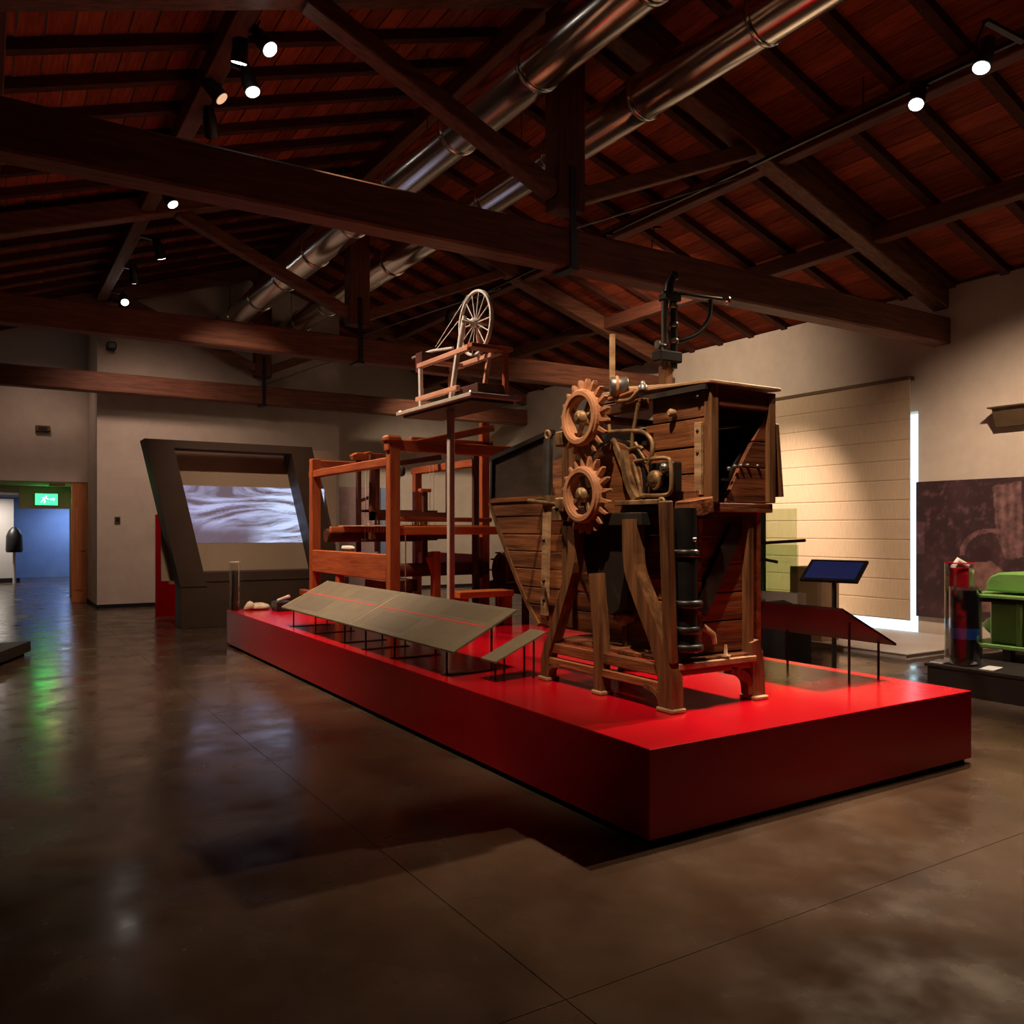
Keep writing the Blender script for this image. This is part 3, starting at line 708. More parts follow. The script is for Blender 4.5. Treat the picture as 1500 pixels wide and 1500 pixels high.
part('warp_roller', MB().tube([(uL, 7.1, 1.42), (uR, 7.1, 1.42)], .085, 18), 'loom_dark', W)
for u in (1.08, 2.18): part('ratchet_wheel', MB().lathe((u, 5.45, 1.05), (1, 0, 0), [(0, .12), (.03, .12)], 16), 'loom_dark', W)
part('warp_cloth', bx(1.1, 2.15, 5.15, 7.05, 1.535, 1.545), 'pink_wood', W)
part('batten_frame', MB().box(1.10, 2.15, 6.02, 6.07, 1.60, 1.70).box(1.10, 1.16, 6.02, 6.07, 1.6, 2.36).box(2.09, 2.15, 6.02, 6.07, 1.6, 2.36).box(1.10, 2.15, 6.02, 6.07, 1.38, 1.46), 'loom_dark', W)
for v in (6.3, 6.4): 
    hf = part('heddle_frame', MB().box(1.15, 2.1, v, v+.02, 1.70, 1.73).box(1.15, 2.1, v, v+.02, 1.36, 1.39), 'loom_dark', W)
    for k in range(12): part('heddle', MB().tube([(1.19+k*.08, v+.01, 1.38), (1.19+k*.08, v+.01, 1.71)], .004, 5), 'worn_white', hf)
    for u in (1.2, 2.05): part('heddle_cord', MB().tube([(u, v+.01, 1.73), (u, v+.01, 2.3)], .004, 5), 'worn_white', hf)
part('pulley', MB().lathe((1.14, 5.30, 2.12), (1, 0, 0), [(0, .05), (.01, .055), (.03, .055), (.04, .05)], 14), 'black_iron', W)
part('pulley', MB().lathe((1.14, 5.42, 2.06), (1, 0, 0), [(0, .04), (.01, .045), (.03, .045), (.04, .04)], 14), 'black_iron', W)
part('pulley_cord', MB().tube([(1.12, 5.12, 1.5), (1.12, 5.12, .62)], .007, 6), 'worn_white', W)
for k in range(4):
    part('treadle', bar((1.25+k*.16, 5.12, .56), (1.25+k*.16, 6.8, .70), .06, .04), 'loom_dark', W, .004)
part('treadle_shaft', MB().tube([(1.1, 6.82, .70), (2.0, 6.82, .70)], .025, 8), 'loom_dark', W)
part('shuttle', MB().lathe((1.05, 6.4, 1.27), (0, 1, 0), [(0, .004), (.05, .03), (.2, .035), (.35, .03), (.4, .004)], 10), 'worn_white', W)
part('wool_basket_tray', bx(1.1, 1.5, 5.6, 6.2, .80, .93), 'loom_dark', W, .01)
# bench in front of the loom
B = thing('loom_bench', (1.87, 4.8, ZP), 'low orange wooden bench between loom and hopper', 'bench')
part('seat', bx(1.53, 2.20, 4.68, 4.92, .775, .845), 'orange_wood', B, .008)
for (u, v) in ((2.14, 4.73), (2.14, 4.87), (1.60, 4.73), (1.60, 4.87)):
    part('leg', bx(u-.05, u+.05, v-.03, v+.03, ZP, .775), 'loom_wood_z', B, .005)
part('stretcher', bx(1.60, 2.14, 4.78, 4.82, .55, .6), 'loom_wood_u', B, .004)
# drum carder behind
D = thing('drum_carder', (2.53, 5.2, ZP), 'small dark wooden drum carder with spiked roller beyond the orange bench', 'machine')
part('frame', MB().box(2.36, 2.70, 4.72, 4.78, .78, .88).box(2.36, 2.70, 5.62, 5.68, .78, .88).box(2.36, 2.41, 4.78, 5.62, .78, .86).box(2.65, 2.70, 4.78, 5.62, .78, .86), 'loom_dark', D)
for u, v in ((2.39, 4.75), (2.67, 4.75), (2.39, 5.65), (2.67, 5.65)): part('leg', bx(u-.03, u+.03, v-.03, v+.03, ZP, .80), 'loom_dark', D)
part('drum', MB().lathe((2.40, 5.30, 1.02), (1, 0, 0), [(0, .19), (.01, .21), (.25, .21), (.26, .19)], 24), 'loom_dark', D)
for k in range(10):
    a = k*.628
    part('drum_slat', bar((2.38, 5.30+.215*math.cos(a), 1.02+.215*math.sin(a)), (2.67, 5.30+.215*math.cos(a), 1.02+.215*math.sin(a)), .03, .02), 'pink_wood' if k % 3 == 0 else 'loom_dark', D)
part('roller', MB().lathe((2.40, 4.95, .98), (1, 0, 0), [(0, .06), (.01, .075), (.25, .075), (.26, .06)], 16), 'pink_wood', D)
part('crank', MB().tube([(2.40, 5.30, 1.02), (2.36, 5.30, 1.02), (2.36, 5.2, 1.22), (2.33, 5.2, 1.22)], .014, 8), 'black_iron', D)
for i, (u, v, z, w) in enumerate(((2.46, 4.86, 1.12, 'upper'), (2.60, 4.82, .92, 'lower'))):
    b = thing('wool_cone', (u, v, .88), 'white wool cone, %s of two between loom and hopper' % w, 'wool cone', 'white wool cones')
    part('wound_wool', MB().lathe((u, v, z), (0, 0, 1), [(0, .05), (.02, .07), (.12, .05), (.19, .025)], 14), 'wool', b)
    part('core', MB().lathe((u, v, .88), (0, 0, 1), [(0, .02), (z-.88+.22, .014)], 8), 'loom_dark', b)

# ------------------------------------------------------------------ tall display stand and spinning wheel
ST = thing('display_stand', (1.28, 4.3, ZP), 'tall grey display stand with a raised shelf above the loom', 'stand')
part('foot_plate', bx(1.05, 1.41, 4.12, 4.48, ZP, ZP+.012), 'grey_iron', ST)
part('pole', MB().box(1.195, 1.255, 4.27, 4.33, ZP, 2.66), 'stand_grey', ST, .006)
part('shelf', bx(1.0, 1.54, 3.50, 5.10, 2.68, 2.72), 'stand_grey', ST, .006)
part('shelf_underside', bx(1.05, 1.50, 3.58, 5.02, 2.655, 2.68), 'black_iron', ST)
for (u, v) in ((1.04, 5.05), (1.52, 3.55), (1.04, 3.55)): part('corner_cap', MB().lathe((u, v, 2.70), (0, 0, 1), [(0, .03), (.03, .03), (.04, .015)], 10), 'bright_steel', ST)
SW = thing('spinning_wheel', (1.27, 4.1, 2.72), 'old wooden spinning wheel with spoked wheel on the tall stand', 'spinning wheel')
for u in (1.10, 1.44):
    part('top_rail', bar((u, 3.70, 3.155), (u, 4.76, 3.155), .05, .05), 'pink_wood', SW, .006)
    part('bottom_rail', bar((u, 3.92, 2.82), (u, 4.80, 2.82), .045, .05), 'pink_wood', SW, .006)
    part('leg', bar((u, 4.70, 2.72), (u, 4.72, 3.14), .04, .04), 'worn_white' if u < 1.2 else 'pink_wood', SW, .004)
    part('leg', bar((u, 4.06, 2.72), (u, 3.93, 3.14), .04, .04), 'worn_white' if u < 1.2 else 'pink_wood', SW, .004)
    part('wheel_upright', MB().tube([(u+(.03 if u < 1.2 else -.06), 3.97, 3.16), (u+(.06 if u < 1.2 else -.1), 3.95, 3.35), (u+(.07 if u < 1.2 else -.1), 3.92, 3.50)], [.022, .03, .02], 10), 'worn_white' if u < 1.2 else 'pink_wood', SW)
part('end_board', bx(1.08, 1.52, 3.62, 3.78, 3.15, 3.19), 'loom_wood_u', SW, .005)
part('end_board', bx(1.10, 1.46, 4.70, 4.84, 3.10, 3.30), 'loom_dark', SW, .005)
part('cross_bar', bx(1.10, 1.44, 4.4, 4.45, 3.12, 3.16), 'pink_wood', SW)
part('foot_board', bx(1.14, 1.42, 3.62, 4.0, 2.75, 2.83), 'loom_dark', SW, .005)
part('rear_leg', bar((1.46, 3.66, 2.72), (1.46, 3.66, 3.15), .05, .05), 'loom_wood_z', SW, .005)
wh = part('wheel_rim', MB().annulus((1.27, 3.89, 3.44), (1, 0, 0), .285, .31, .035, 44), 'worn_white', SW, .004)
for k in range(14):
    a = 2*math.pi*k/14
    part('spoke', MB().tube([(1.27, 3.89+.04*math.cos(a), 3.44+.04*math.sin(a)), (1.27, 3.89+.288*math.cos(a), 3.44+.288*math.sin(a))], .006, 6), 'worn_white', wh)
part('hub', MB().lathe((1.12, 3.89, 3.44), (1, 0, 0), [(0, .012), (.10, .014), (.11, .045), (.19, .045), (.20, .014), (.28, .012)], 14), 'worn_white', wh)
part('drive_cord', MB().tube([(1.25, 4.19, 3.52), (1.25, 4.66, 3.33)], .004, 5), 'worn_white', SW)
part('drive_cord', MB().tube([(1.25, 4.0, 3.73), (1.25, 4.68, 3.36)], .004, 5), 'worn_white', SW)
part('spindle', MB().tube([(1.25, 4.30, 3.28), (1.25, 4.75, 3.33), (1.25, 5.22, 3.34)], [.012, .018, .014], 8), 'worn_white', SW)
part('flyer', MB().lathe((1.25, 4.98, 3.335), (0, 1, 0), [(0, .008), (.04, .028), (.10, .03), (.16, .01)], 10), 'worn_white', SW)

# ------------------------------------------------------------------ sloping reading panels
def reading_panel(v0, v1, label, legs):
    t = thing('reading_panel', (.34, (v0+v1)/2, ZP), label, 'information panel', 'sloping information panels')
    def Pz(u): return .655 + (u-.08)/(.60-.08)*.265
    def slab(ua, ub, va, vb, off, th):
        return MB().prism([(ua, Pz(ua)+off), (ub, Pz(ub)+off), (ub, Pz(ub)+off+th), (ua, Pz(ua)+off+th)], 'v', va, vb)
    part('board', slab(.08, .60, v0, v1, -.012, .014), 'panel_print', t)
    part('stripe', slab(.36, .375, v0+.05, v1-.05, .0025, .0012), 'panel_red', t, label='thin red printed line')
    part('side_edge', slab(.08, .60, v1-.012, v1, .0028, .001), 'panel_cream', t)
    for k in range(2):
        va = v0 + .12 + k*(v1-v0-.3)*.52
        part('text_block', slab(.13 if k else .42, .32 if k else .56, va, va+(v1-v0)*.38, .0025, .0006), 'panel_edge', t)
    for v in legs:
        part('leg', MB().box(.13, .142, v, v+.012, ZP, Pz(.13)-.012), 'black_iron', t)
        part('leg', MB().box(.50, .512, v, v+.012, ZP, Pz(.50)-.012), 'black_iron', t)
        part('foot', MB().box(.10, .54, v-.02, v+.03, ZP, ZP+.006), 'black_iron', t)
reading_panel(4.07, 6.05, 'farther sloping beige information panel along the platform edge', (4.3, 5.1, 5.8))
reading_panel(2.10, 4.06, 'nearer sloping beige information panel along the platform edge', (2.3, 3.2, 3.8))
t = thing('caption_lectern', (.55, 2.0, ZP), 'small narrow grey caption panel leaning beside the machine leg', 'information panel')
part('board', MB().prism([(.25, .60), (.66, .775), (.66, .787), (.25, .612)], 'v', 1.82, 2.02), 'panel_print', t)
for u, v in ((.34, 1.86), (.34, 1.98), (.58, 1.86), (.58, 1.98)): part('leg', bx(u, u+.01, v, v+.01, ZP, .60+(u-.25)*.427), 'black_iron', t)
t = thing('reading_panel', (2.45, 1.2, ZP), 'dark sloping information panel facing away on the right of the platform', 'information panel', 'sloping information panels')
part('board', MB().prism([(2.10, .965), (2.68, .695), (2.68, .712), (2.10, .982)], 'v', .50, 3.2), 'panel_dark', t)
for v in (.58, 1.36, 2.3, 3.1):
    part('leg', bx(2.28, 2.292, v, v+.012, ZP, .87), 'black_iron', t)
    part('leg', bx(2.60, 2.612, v, v+.012, ZP, .722), 'black_iron', t)

# ------------------------------------------------------------------ things at the far end of the platform
t = thing('acrylic_tube', (.07, 8.02, ZP), 'clear acrylic display tube on the far corner of the platform', 'display tube')
part('tube_wall', MB().lathe((.07, 8.02, ZP), (0, 0, 1), [(0, .066), (.62, .066)], 24), 'clear_acrylic', t)
part('rim', MB().annulus((.07, 8.02, ZP+.615), (0, 0, 1), .055, .068, .015, 24), 'white_plastic', t)
part('sample', MB().lathe((.07, 8.02, ZP+.005), (0, 0, 1), [(0, .04), (.15, .045), (.3, .03), (.42, .035), (.5, .01)], 14), 'plinth_dark', t)
t = thing('fleece', (.36, 7.95, ZP), 'cream tuft of raw fleece beside the clear acrylic tube', 'fleece')
part('tuft', MB().lathe((.36, 7.95, ZP), (0, 0, 1), [(0, .10), (.03, .15), (.06, .12), (.085, .05)], 14), 'wool', t)
part('tuft', MB().tube([(.24, 7.9, ZP+.062), (.19, 7.86, ZP+.045), (.15, 7.86, ZP+.02)], [.06, .04, .015], 8), 'wool', t)
t = thing('hand_card', (.52, 7.6, ZP), 'black carding tool with white handle behind the fleece', 'tool')
part('block', bx(.46, .66, 7.5, 7.75, ZP, ZP+.12), 'black_iron', t, .01)
part('handle', MB().tube([(.50, 7.6, ZP+.13), (.62, 7.5, ZP+.19)], .022, 8), 'worn_white', t)

# ------------------------------------------------------------------ slanted projection frame
FR = thing('projection_frame', (1.0, 10.4, 0), 'huge slanted brown frame with a projected picture behind the platform', 'projection screen')
lean = lambda z: (2.83 - z) / 2.2 * .50       # sideways shift
def para(ua, ub, za, zb): return [(ua+lean(za), za), (ub+lean(za), za), (ub+lean(zb), zb), (ua+lean(zb), zb)]
part('frame_post', MB().prism(para(-.66, -.28, .63, 2.83), 'v', 10.3, 10.75), 'frame_brown', FR)
part('frame_post', MB().prism(para(1.50, 1.86, .63, 2.83), 'v', 10.3, 10.75), 'frame_brown', FR)
part('frame_top', MB().prism(para(-.28, 1.50, 2.71, 2.83), 'v', 10.3, 10.75), 'frame_brown', FR)
part('frame_sill', MB().prism(para(-.28, 1.50, .70, .84), 'v', 10.3, 10.75), 'frame_brown', FR)
part('pedestal', bx(-.16, 2.5, 10.32, 10.72, 0, .70), 'frame_brown', FR, .006)
part('screen', bx(-.35, 2.45, 10.80, 10.83, .70, 2.83), 'screen_cloth', FR)
# projected picture: wisps of fibre
def colour_grid(name, n, m, P, colour, matname, parent):
    vs = [P(i/n, j/m) for j in range(m+1) for i in range(n+1)]
    off = world_loc(parent)
    me = bpy.data.meshes.new(name)
    me.from_pydata([tuple(Vector(p)-off) for p in vs], [], [(j*(n+1)+i, j*(n+1)+i+1, (j+1)*(n+1)+i+1, (j+1)*(n+1)+i) for j in range(m) for i in range(n)])
    ca = me.color_attributes.new('print', 'FLOAT_COLOR', 'POINT')
    buf = []
    for j in range(m+1):
        for i in range(n+1): buf += [*colour(i/n, j/m), 1.0]
    ca.data.foreach_set('color', buf)
    me.materials.append(MATS[matname])
    o = bpy.data.objects.new(name, me); COL.objects.link(o); o.parent = parent
    return o
def wisps(x, y):
    """strands fanning out from a bright mass on the right"""
    cy = .50 + .16*math.sin(2.6*x + .3)
    ang = math.atan2(y - cy, 1.35 - x); rad = math.hypot(1.35 - x, (y - .5)*.6)
    bend = .22*noise.noise(Vector((x*2.4, y*3.0, 3)))
    w = noise.fractal(Vector((rad*2.2+2, (ang+bend)*10.0, 2.0)), .7, 2.1, 5)
    w2 = noise.noise(Vector((x*3.2+5, y*3.2, 7)))
    env = min(1, max(0, x*1.35 + .12 + .30*w2))
    v = min(1, max(0, .46 + 1.0*w + .35*w2 + .45*(x-.45)))
    low = min(1, max(0, .34 - y + .10*w)/.20) * max(0, min(1, (.58 - x)/.12))
    v *= (1 - .95*low) * (.50 + .50*env)
    a = Vector((.10, .070, .095)); b = Vector((.40, .33, .66)); c2 = Vector((.58, .68, 1.0))
    return tuple(a.lerp(b.lerp(c2, env), v))
img = colour_grid('projected_picture', 120, 60, lambda s, t: (-.18 + 2.42*s, 10.795, 1.28 + .90*t), wisps, 'video_image', FR)
img['label'] = 'projected picture of pale blue fibres'
t = thing('red_partition', (.1, 12.4, 0), 'narrow red partition standing behind the slanted frame', 'partition')
part('panel', MB().box(-.17, .04, 12.4, 12.48, 0, 1.75).box(.04, .9, 12.4, 12.48, 0, .55), 'red_paint', t)
part('pale_insert', bx(.04, .34, 12.43, 12.46, .55, 1.5), 'tan_card', t)

# ------------------------------------------------------------------ fabric blind in front of the window
BL = thing('fabric_blind', (UR-.1, 5.36, .22), 'tall beige folded fabric blind hanging on the side wall', 'blind')
n = 12; zt, zb_ = 3.59, .22
for k in range(n):
    a = zb_ + (zt-zb_)*k/n; b = zb_ + (zt-zb_)*(k+1)/n
    part('fold', MB().prism([(UR-.10, a), (UR-.112, a+.02), (UR-.112, b-.008), (UR-.10, b), (UR-.095, b), (UR-.095, a)], 'v', 3.99, 6.58), 'blind_cloth', BL)
    part('seam', bx(UR-.106, UR-.094, 3.99, 6.58, b-.004, b+.004), 'blind_cloth', BL)
part('head_rail', bx(UR-.12, UR, 3.99, 6.58, zt, zt+.05), 'bronze', BL, .004)

# ------------------------------------------------------------------ mural photograph on the side wall
MU = thing('photo_mural', (UR-.03, 2.2, .29), 'large sepia photograph mural of farm workers on the side wall', 'mural')
part('panel', bx(UR-.05, UR-.002, .2, 3.935, .29, 2.155), 'plinth_dark', MU)
def inside(px, py, poly):
    c = False; j = len(poly)-1
    for i in range(len(poly)):
        if (poly[i][1] > py) != (poly[j][1] > py) and px < (poly[j][0]-poly[i][0])*(py-poly[i][1])/(poly[j][1]-poly[i][1])+poly[i][0]: c = not c
        j = i
    return c
def mural(s, t):
    v = 3.935 - s*3.735; z = .29 + t*1.865
    x = (3.935 - v); y = 2.155 - z
    n1 = noise.fractal(Vector((x*9, y*9, 1)), .7, 2.2, 5); n2 = noise.noise(Vector((x*2.5, y*2.5, 9)))
    b = .030 + .030*max(0, n1) + .02*max(0, n2) + .09*max(0, n1-.25)*(1 if y < .6 else .3)
    col = Vector((b*1.15, b*.80, b*.82))
    shirt = [(.62, 1.28), (.78, 1.10), (1.02, 1.06), (1.22, 1.22), (1.26, 1.52), (1.05, 1.72), (.86, 1.74), (.80, 1.46)]
    if inside(x, y, shirt): col = Vector((.21, .155, .115))*(.85+.4*n1)
    if inside(x, y, [(1.06, 1.22), (1.18, 1.24), (1.2, 1.42), (1.08, 1.44)]): col = Vector((.03, .02, .02))
    if (x-.93)**2 + ((y-.98)*1.0)**2 < .012: col = Vector((.035, .018, .02))
    strip = [(1.05, .10), (1.40, .05), (1.45, 1.0), (1.22, 1.05), (1.10, .75)]
    if inside(x, y, strip): col = Vector((.13, .10, .085))*(1+.8*math.sin(x*60)*.3+.7*n1)
    r = math.hypot(x-1.02, (y-.98)*1.2)
    if .33 < r < .40 and y < 1.0: col = Vector((.15, .105, .095))*(1+.6*n1)
    if inside(x, y, [(2.0, .5), (2.5, .4), (2.7, 1.4), (2.1, 1.5)]): col = Vector((.12, .09, .08))*(1+.6*n1)
    if x < .12 and .55 < y < 1.0: col = col*2.2
    return tuple(max(.008, c*m_) for c, m_ in zip(col, (1.35, .95, 1.15)))
colour_grid('print', 230, 116, lambda s, t: (UR-.0515, 3.935 - s*3.735, .29 + t*1.865), mural, 'mural_print', MU)

# wall washer lamp body
t = thing('wall_lamp', (UR-.1, 2.2, 2.8), 'wide bronze wall lamp shade above the mural', 'wall lamp')
part('shade', MB().prism([(UR-.10, 2.80), (UR, 2.80), (UR, 3.03), (UR-.20, 3.03)], 'v', 1.4, 2.82), 'bronze', t)
part('lip', bx(UR-.24, UR, 1.36, 2.86, 3.03, 3.05), 'bronze', t, .004)

# ------------------------------------------------------------------ right-hand exhibits
t = thing('white_plinth', (6.9, 5.6, 0), 'low white plinth running along the side wall', 'plinth')
part('top', bx(6.30, 8.32, 2.75, 9.0, .055, .07), 'plinth_white', t, .003)
part('front', bx(6.33, 8.30, 2.78, 8.97, 0, .055), 'plinth_white', t)
t = thing('dark_plinth', (6.0, .3, 0), 'low dark plinth carrying the green machine', 'plinth')
part('top', bx(4.78, 7.2, -2.0, 1.60, .225, .255), 'plinth_dark', t, .003)
part('front', bx(4.80, 7.17, -1.97, 1.58, 0, .225), 'plinth_dark', t)

G = thing('green_machine', (5.85, .9, .255), 'bright green cast-iron machine at the right edge of the picture', 'machine')
def gp(name, mb, m='green_paint', b=.0): return part(name, mb, m, G, b)
hood = [(1.46, .90), (1.45, .99), (1.41, 1.05), (1.33, 1.085), (1.20, 1.09), (.50, 1.09), (.35, 1.05), (.3, .9)]
gp('hood', MB().prism(hood, 'u', 5.55, 6.1), b=.02)
gp('table', bx(5.42, 6.25, .2, 1.66, .845, .875), 'green_paint', .006)
gp('table_underside', bx(5.50, 6.15, .3, 1.52, .80, .845), 'black_iron', .006)
gp('body', MB().prism([(1.42, .40), (1.42, .80), (.35, .80), (.35, .40)], 'u', 5.56, 6.08), b=.02)
gp('body_rib', bx(5.53, 5.58, 1.10, 1.16, .40, .80), b=.006)
gp('body_rib', bx(5.53, 5.58, .80, .86, .40, .80), b=.006)
gp('side_boss', MB().lathe((5.7, 1.42, .56), (0, 1, 0), [(0, .09), (.05, .085), (.09, .06), (.12, .03)], 16))
gp('base', bx(5.46, 6.2, .2, 1.62, .365, .405), b=.008)
for u in (5.52, 6.12):
    for v in (.4, 1.22, 1.52): gp('foot', bx(u-.04, u+.04, v-.04, v+.04, .255, .37), 'black_iron', .006)
t = thing('red_display_tube', (5.17, 1.49, .255), 'taller red-lined acrylic tube on the dark plinth', 'display tube', 'acrylic display tubes on the dark plinth')
part('lining', MB().lathe((5.17, 1.49, .285), (0, 0, 1), [(0, .09), (.85, .09)], 24), 'red_tube', t)
part('acrylic_wall', MB().annulus((5.17, 1.49, .73), (0, 0, 1), .118, .126, .91, 28), 'clear_acrylic', t)
part('top_ring', MB().annulus((5.17, 1.49, 1.18), (0, 0, 1), .114, .128, .012, 28), 'red_tube', t)
part('base_disc', MB().lathe((5.17, 1.49, .255), (0, 0, 1), [(0, .13), (.02, .13), (.03, .12)], 24), 'white_plastic', t)
part('top_sample', MB().tube([(5.12, 1.53, 1.13), (5.16, 1.50, 1.21), (5.24, 1.45, 1.15)], .025, 8), 'worn_white', t)
t = thing('dark_display_tube', (4.96, 1.31, .255), 'shorter dark acrylic tube with a blue band on the dark plinth', 'display tube', 'acrylic display tubes on the dark plinth')
part('lining', MB().lathe((4.96, 1.31, .265), (0, 0, 1), [(0, .118), (.68, .118)], 24), 'dark_tube', t)
part('blue_band', MB().lathe((4.96, 1.31, .50), (0, 0, 1), [(0, .120), (.10, .120)], 24), 'blue_band', t)
part('acrylic_wall', MB().annulus((4.96, 1.31, .615), (0, 0, 1), .126, .134, .72, 28), 'clear_acrylic', t)
for i, (u, v, w) in enumerate(((4.90, 1.51, 'beside the red tube'), (4.90, 1.05, 'beside the green machine'))):
    tag(part('caption_card', MB().prism([(u-.08, .257), (u+.08, .272), (u+.08, .278), (u-.08, .263)], 'v', v-.06, v+.06), 'white_plastic'), 'small pale caption card on the dark plinth ' + w, 'caption card', 'caption cards on the dark plinth')

# touch screen on a pole
t = thing('touch_screen', (4.87, 2.65, 0), 'dark blue touch screen on a thin black pole', 'touch screen')
part('base', MB().lathe((4.87, 2.65, 0), (0, 0, 1), [(0, .17), (.012, .17), (.018, .03)], 24), 'black_iron', t)
part('pole', MB().tube([(4.87, 2.65, .01), (4.87, 2.65, 1.03)], .024, 12), 'plinth_dark', t)
q = Matrix.Rotation(0, 3, 'Z')
def scr(off, th, mu, mv):
    # screen tilted back, facing -v/-u (towards the platform corner)
    c = Vector((4.90, 2.68, 1.07)); rr = Vector((.8473, -.5311, 0)); ff = Vector((.5311, .8473, 0)); ex = (.714*rr - .70*ff).normalized(); eb = ((.70*rr + .714*ff)*.28 + Vector((0, 0, .2))).normalized(); nn = ex.cross(eb)
    if nn.z < 0: nn = -nn
    o = c + nn*off
    vs = [o-ex*mu-eb*mv, o+ex*mu-eb*mv, o+ex*mu+eb*mv, o-ex*mu+eb*mv]
    vs += [p + nn*th for p in vs]
    return MB().add(vs, [(0,3,2,1),(4,5,6,7),(0,1,5,4),(1,2,6,5),(2,3,7,6),(3,0,4,7)])
part('housing', scr(-.03, .03, .305, .175), 'black_iron', t)
part('display', scr(.0, .002, .27, .142), 'blue_lit_screen', t, label='dark blue glowing display')
tag(part('equipment_box', bx(4.72, 5.15, 3.15, 4.35, 0, .42), 'black_iron', None, .01), 'black equipment box on the floor behind the dark sloping panel', 'box')

# glass plates, rods and tools on the white plinth
t = thing('glass_plates', (6.05, 4.4, 0), 'pair of upright pale green glass plates behind the big machine', 'glass plates')
part('dark_edge_plate', bx(5.98, 6.02, 4.56, 4.86, .69, 1.95), 'green_edge', t)
part('plate', bx(6.0, 6.015, 4.06, 4.56, .70, 1.76), 'green_glass', t)
part('plate', bx(6.03, 6.045, 4.06, 4.62, .69, 1.30), 'green_glass', t)
part('plate_foot', bx(5.95, 6.12, 4.0, 4.9, 0, .69), 'plinth_white', t, .004)
t = thing('rod_stand', (5.88, 4.60, 0), 'black stand holding two horizontal iron rods in front of the green glass', 'rod stand')
part('post', MB().tube([(5.88, 4.62, 0), (5.88, 4.62, 1.36)], .025, 8), 'black_iron', t)
part('long_rod', MB().tube([(5.86, 4.80, 1.30), (5.92, 3.86, 1.36)], .02, 8), 'black_iron', t)
part('short_rod', MB().tube([(5.86, 4.70, 1.14), (5.91, 4.28, 1.08)], .02, 8), 'black_iron', t)
tag(part('tan_box', bx(6.35, 6.7, 3.95, 4.45, .07, 1.01), 'tan_card', None, .006), 'tan cardboard-coloured box beside the green glass plates', 'box')
t = thing('tool_bench', (5.68, 4.2, 0), 'small pale bench with old iron hand tools behind the machine', 'bench')
part('bench_top', bx(5.52, 5.80, 3.75, 4.9, .50, .53), 'plinth_white', t, .004)
for v in (3.85, 4.8): part('bench_leg', bx(5.58, 5.74, v-.03, v+.03, 0, .50), 'plinth_white', t)
for i, (va, vb, z, lab) in enumerate(((4.30, 4.75, .60, 'left'), (3.82, 4.22, .565, 'right'))):
    o = thing('hand_tool', (5.7, (va+vb)/2, .53), 'rusty iron hand tool lying at the %s on the pale bench' % ('back' if i == 0 else 'front'), 'tool', 'hand tools on the bench')
    part('blade', MB().tube([(5.7, va, z), (5.72, (va+vb)/2, z+.03), (5.7, vb, z+.01)], [.015, .03, .02], 8), 'rusty_iron' if i == 0 else 'black_iron', o)
    part('support', MB().tube([(5.7, va+.1, .53), (5.7, va+.1, z)], .012, 6), 'black_iron', o)
    part('support', MB().tube([(5.7, vb-.1, .53), (5.7, vb-.1, z)], .012, 6), 'black_iron', o)

# far exhibits glimpsed through the loom
tag(part('pink_banner', bx(3.95, 5.0, 15.0, 15.05, 0, 2.45), 'pink_print'), 'pale pink exhibition banner glimpsed through the loom', 'banner')
tag(part('blue_banner', bx(5.08, 5.22, 15.0, 15.05, 0, 2.45), 'blue_wall'), 'narrow blue exhibition banner right of the pink one', 'banner')
tag(part('grey_banner', bx(5.27, 5.6, 15.0, 15.05, 0, 2.45), 'plaster_grey'), 'narrow grey exhibition banner right of the blue one', 'banner')

# ------------------------------------------------------------------ small fittings on the far walls
def fitting(name, u, v, z, w, h, d, m, label, cat):
    t = thing(name, (u, v, z-h/2), label, cat)
    part('body', bx(u-w/2, u+w/2, v-d, v, z-h/2, z+h/2), m, t, min(w, h, d)*.15)
    part('face', bx(u-w*.3, u+w*.3, v-d-.004, v-d, z-h*.3, z+h*.3), 'black_iron', t)
fitting('emergency_lamp', -1.66, VF, 3.51, .26, .12, .10, 'bronze', 'small dark emergency lamp high on the wall above the doorway', 'lamp')
fitting('thermostat', -.50, 14.6, 1.67, .10, .13, .03, 'bronze', 'small thermostat on the projecting wall', 'thermostat')
fitting('security_camera', -.62, 14.6, 4.95, .16, .14, .25, 'black_iron', 'small black security camera under the eaves of the projecting wall', 'camera')

# ------------------------------------------------------------------ doorway and lit room beyond
DZ = 2.46
dr = thing('door_1', (-1.0, VF, 0), 'open orange-brown wooden door leaf at the far doorway', None, kind='structure')
part('door_leaf', bx(-1.14, -.86, VF+.02, VF+.07, 0, DZ), 'door_wood', dr, .004)
part('door_leaf_inset', bx(-1.08, -.94, VF+.005, VF+.02, .25, 1.95), 'door_wood', dr, .004)
part('door_handle', MB().tube([(-.90, VF, 1.05), (-.90, VF-.06, 1.05), (-.98, VF-.06, 1.05)], .01, 8), 'black_iron', dr)
LB = 18.6
tag(part('wall_lobby', MB().box(-4.2, -1.96, LB, LB+.12, 2.31, DZ).box(-2.00, -1.94, LB-.02, LB+.14, 1.95, DZ).box(-1.96, -1.0, LB, LB+.12, 1.96, DZ).box(-1.0, 1.0, LB, LB+.12, 0, DZ), 'plaster_grey'), 'lobby wall with second doorway beyond the hall', kind='structure')
tag(part('wall_lobby_side', MB().box(-.85, -.75, VF+.3, LB, 0, DZ).box(-4.2, -4.1, VF+.3, 27, 0, DZ).box(.9, 1.0, LB, 27, 0, DZ), 'plaster_grey'), 'side walls of the lobby', kind='structure')
tag(part('ceiling_lobby', bx(-4.2, 1.0, VF+.3, 27.2, DZ, DZ+.1), 'plaster_grey'), 'lobby ceiling', kind='structure')
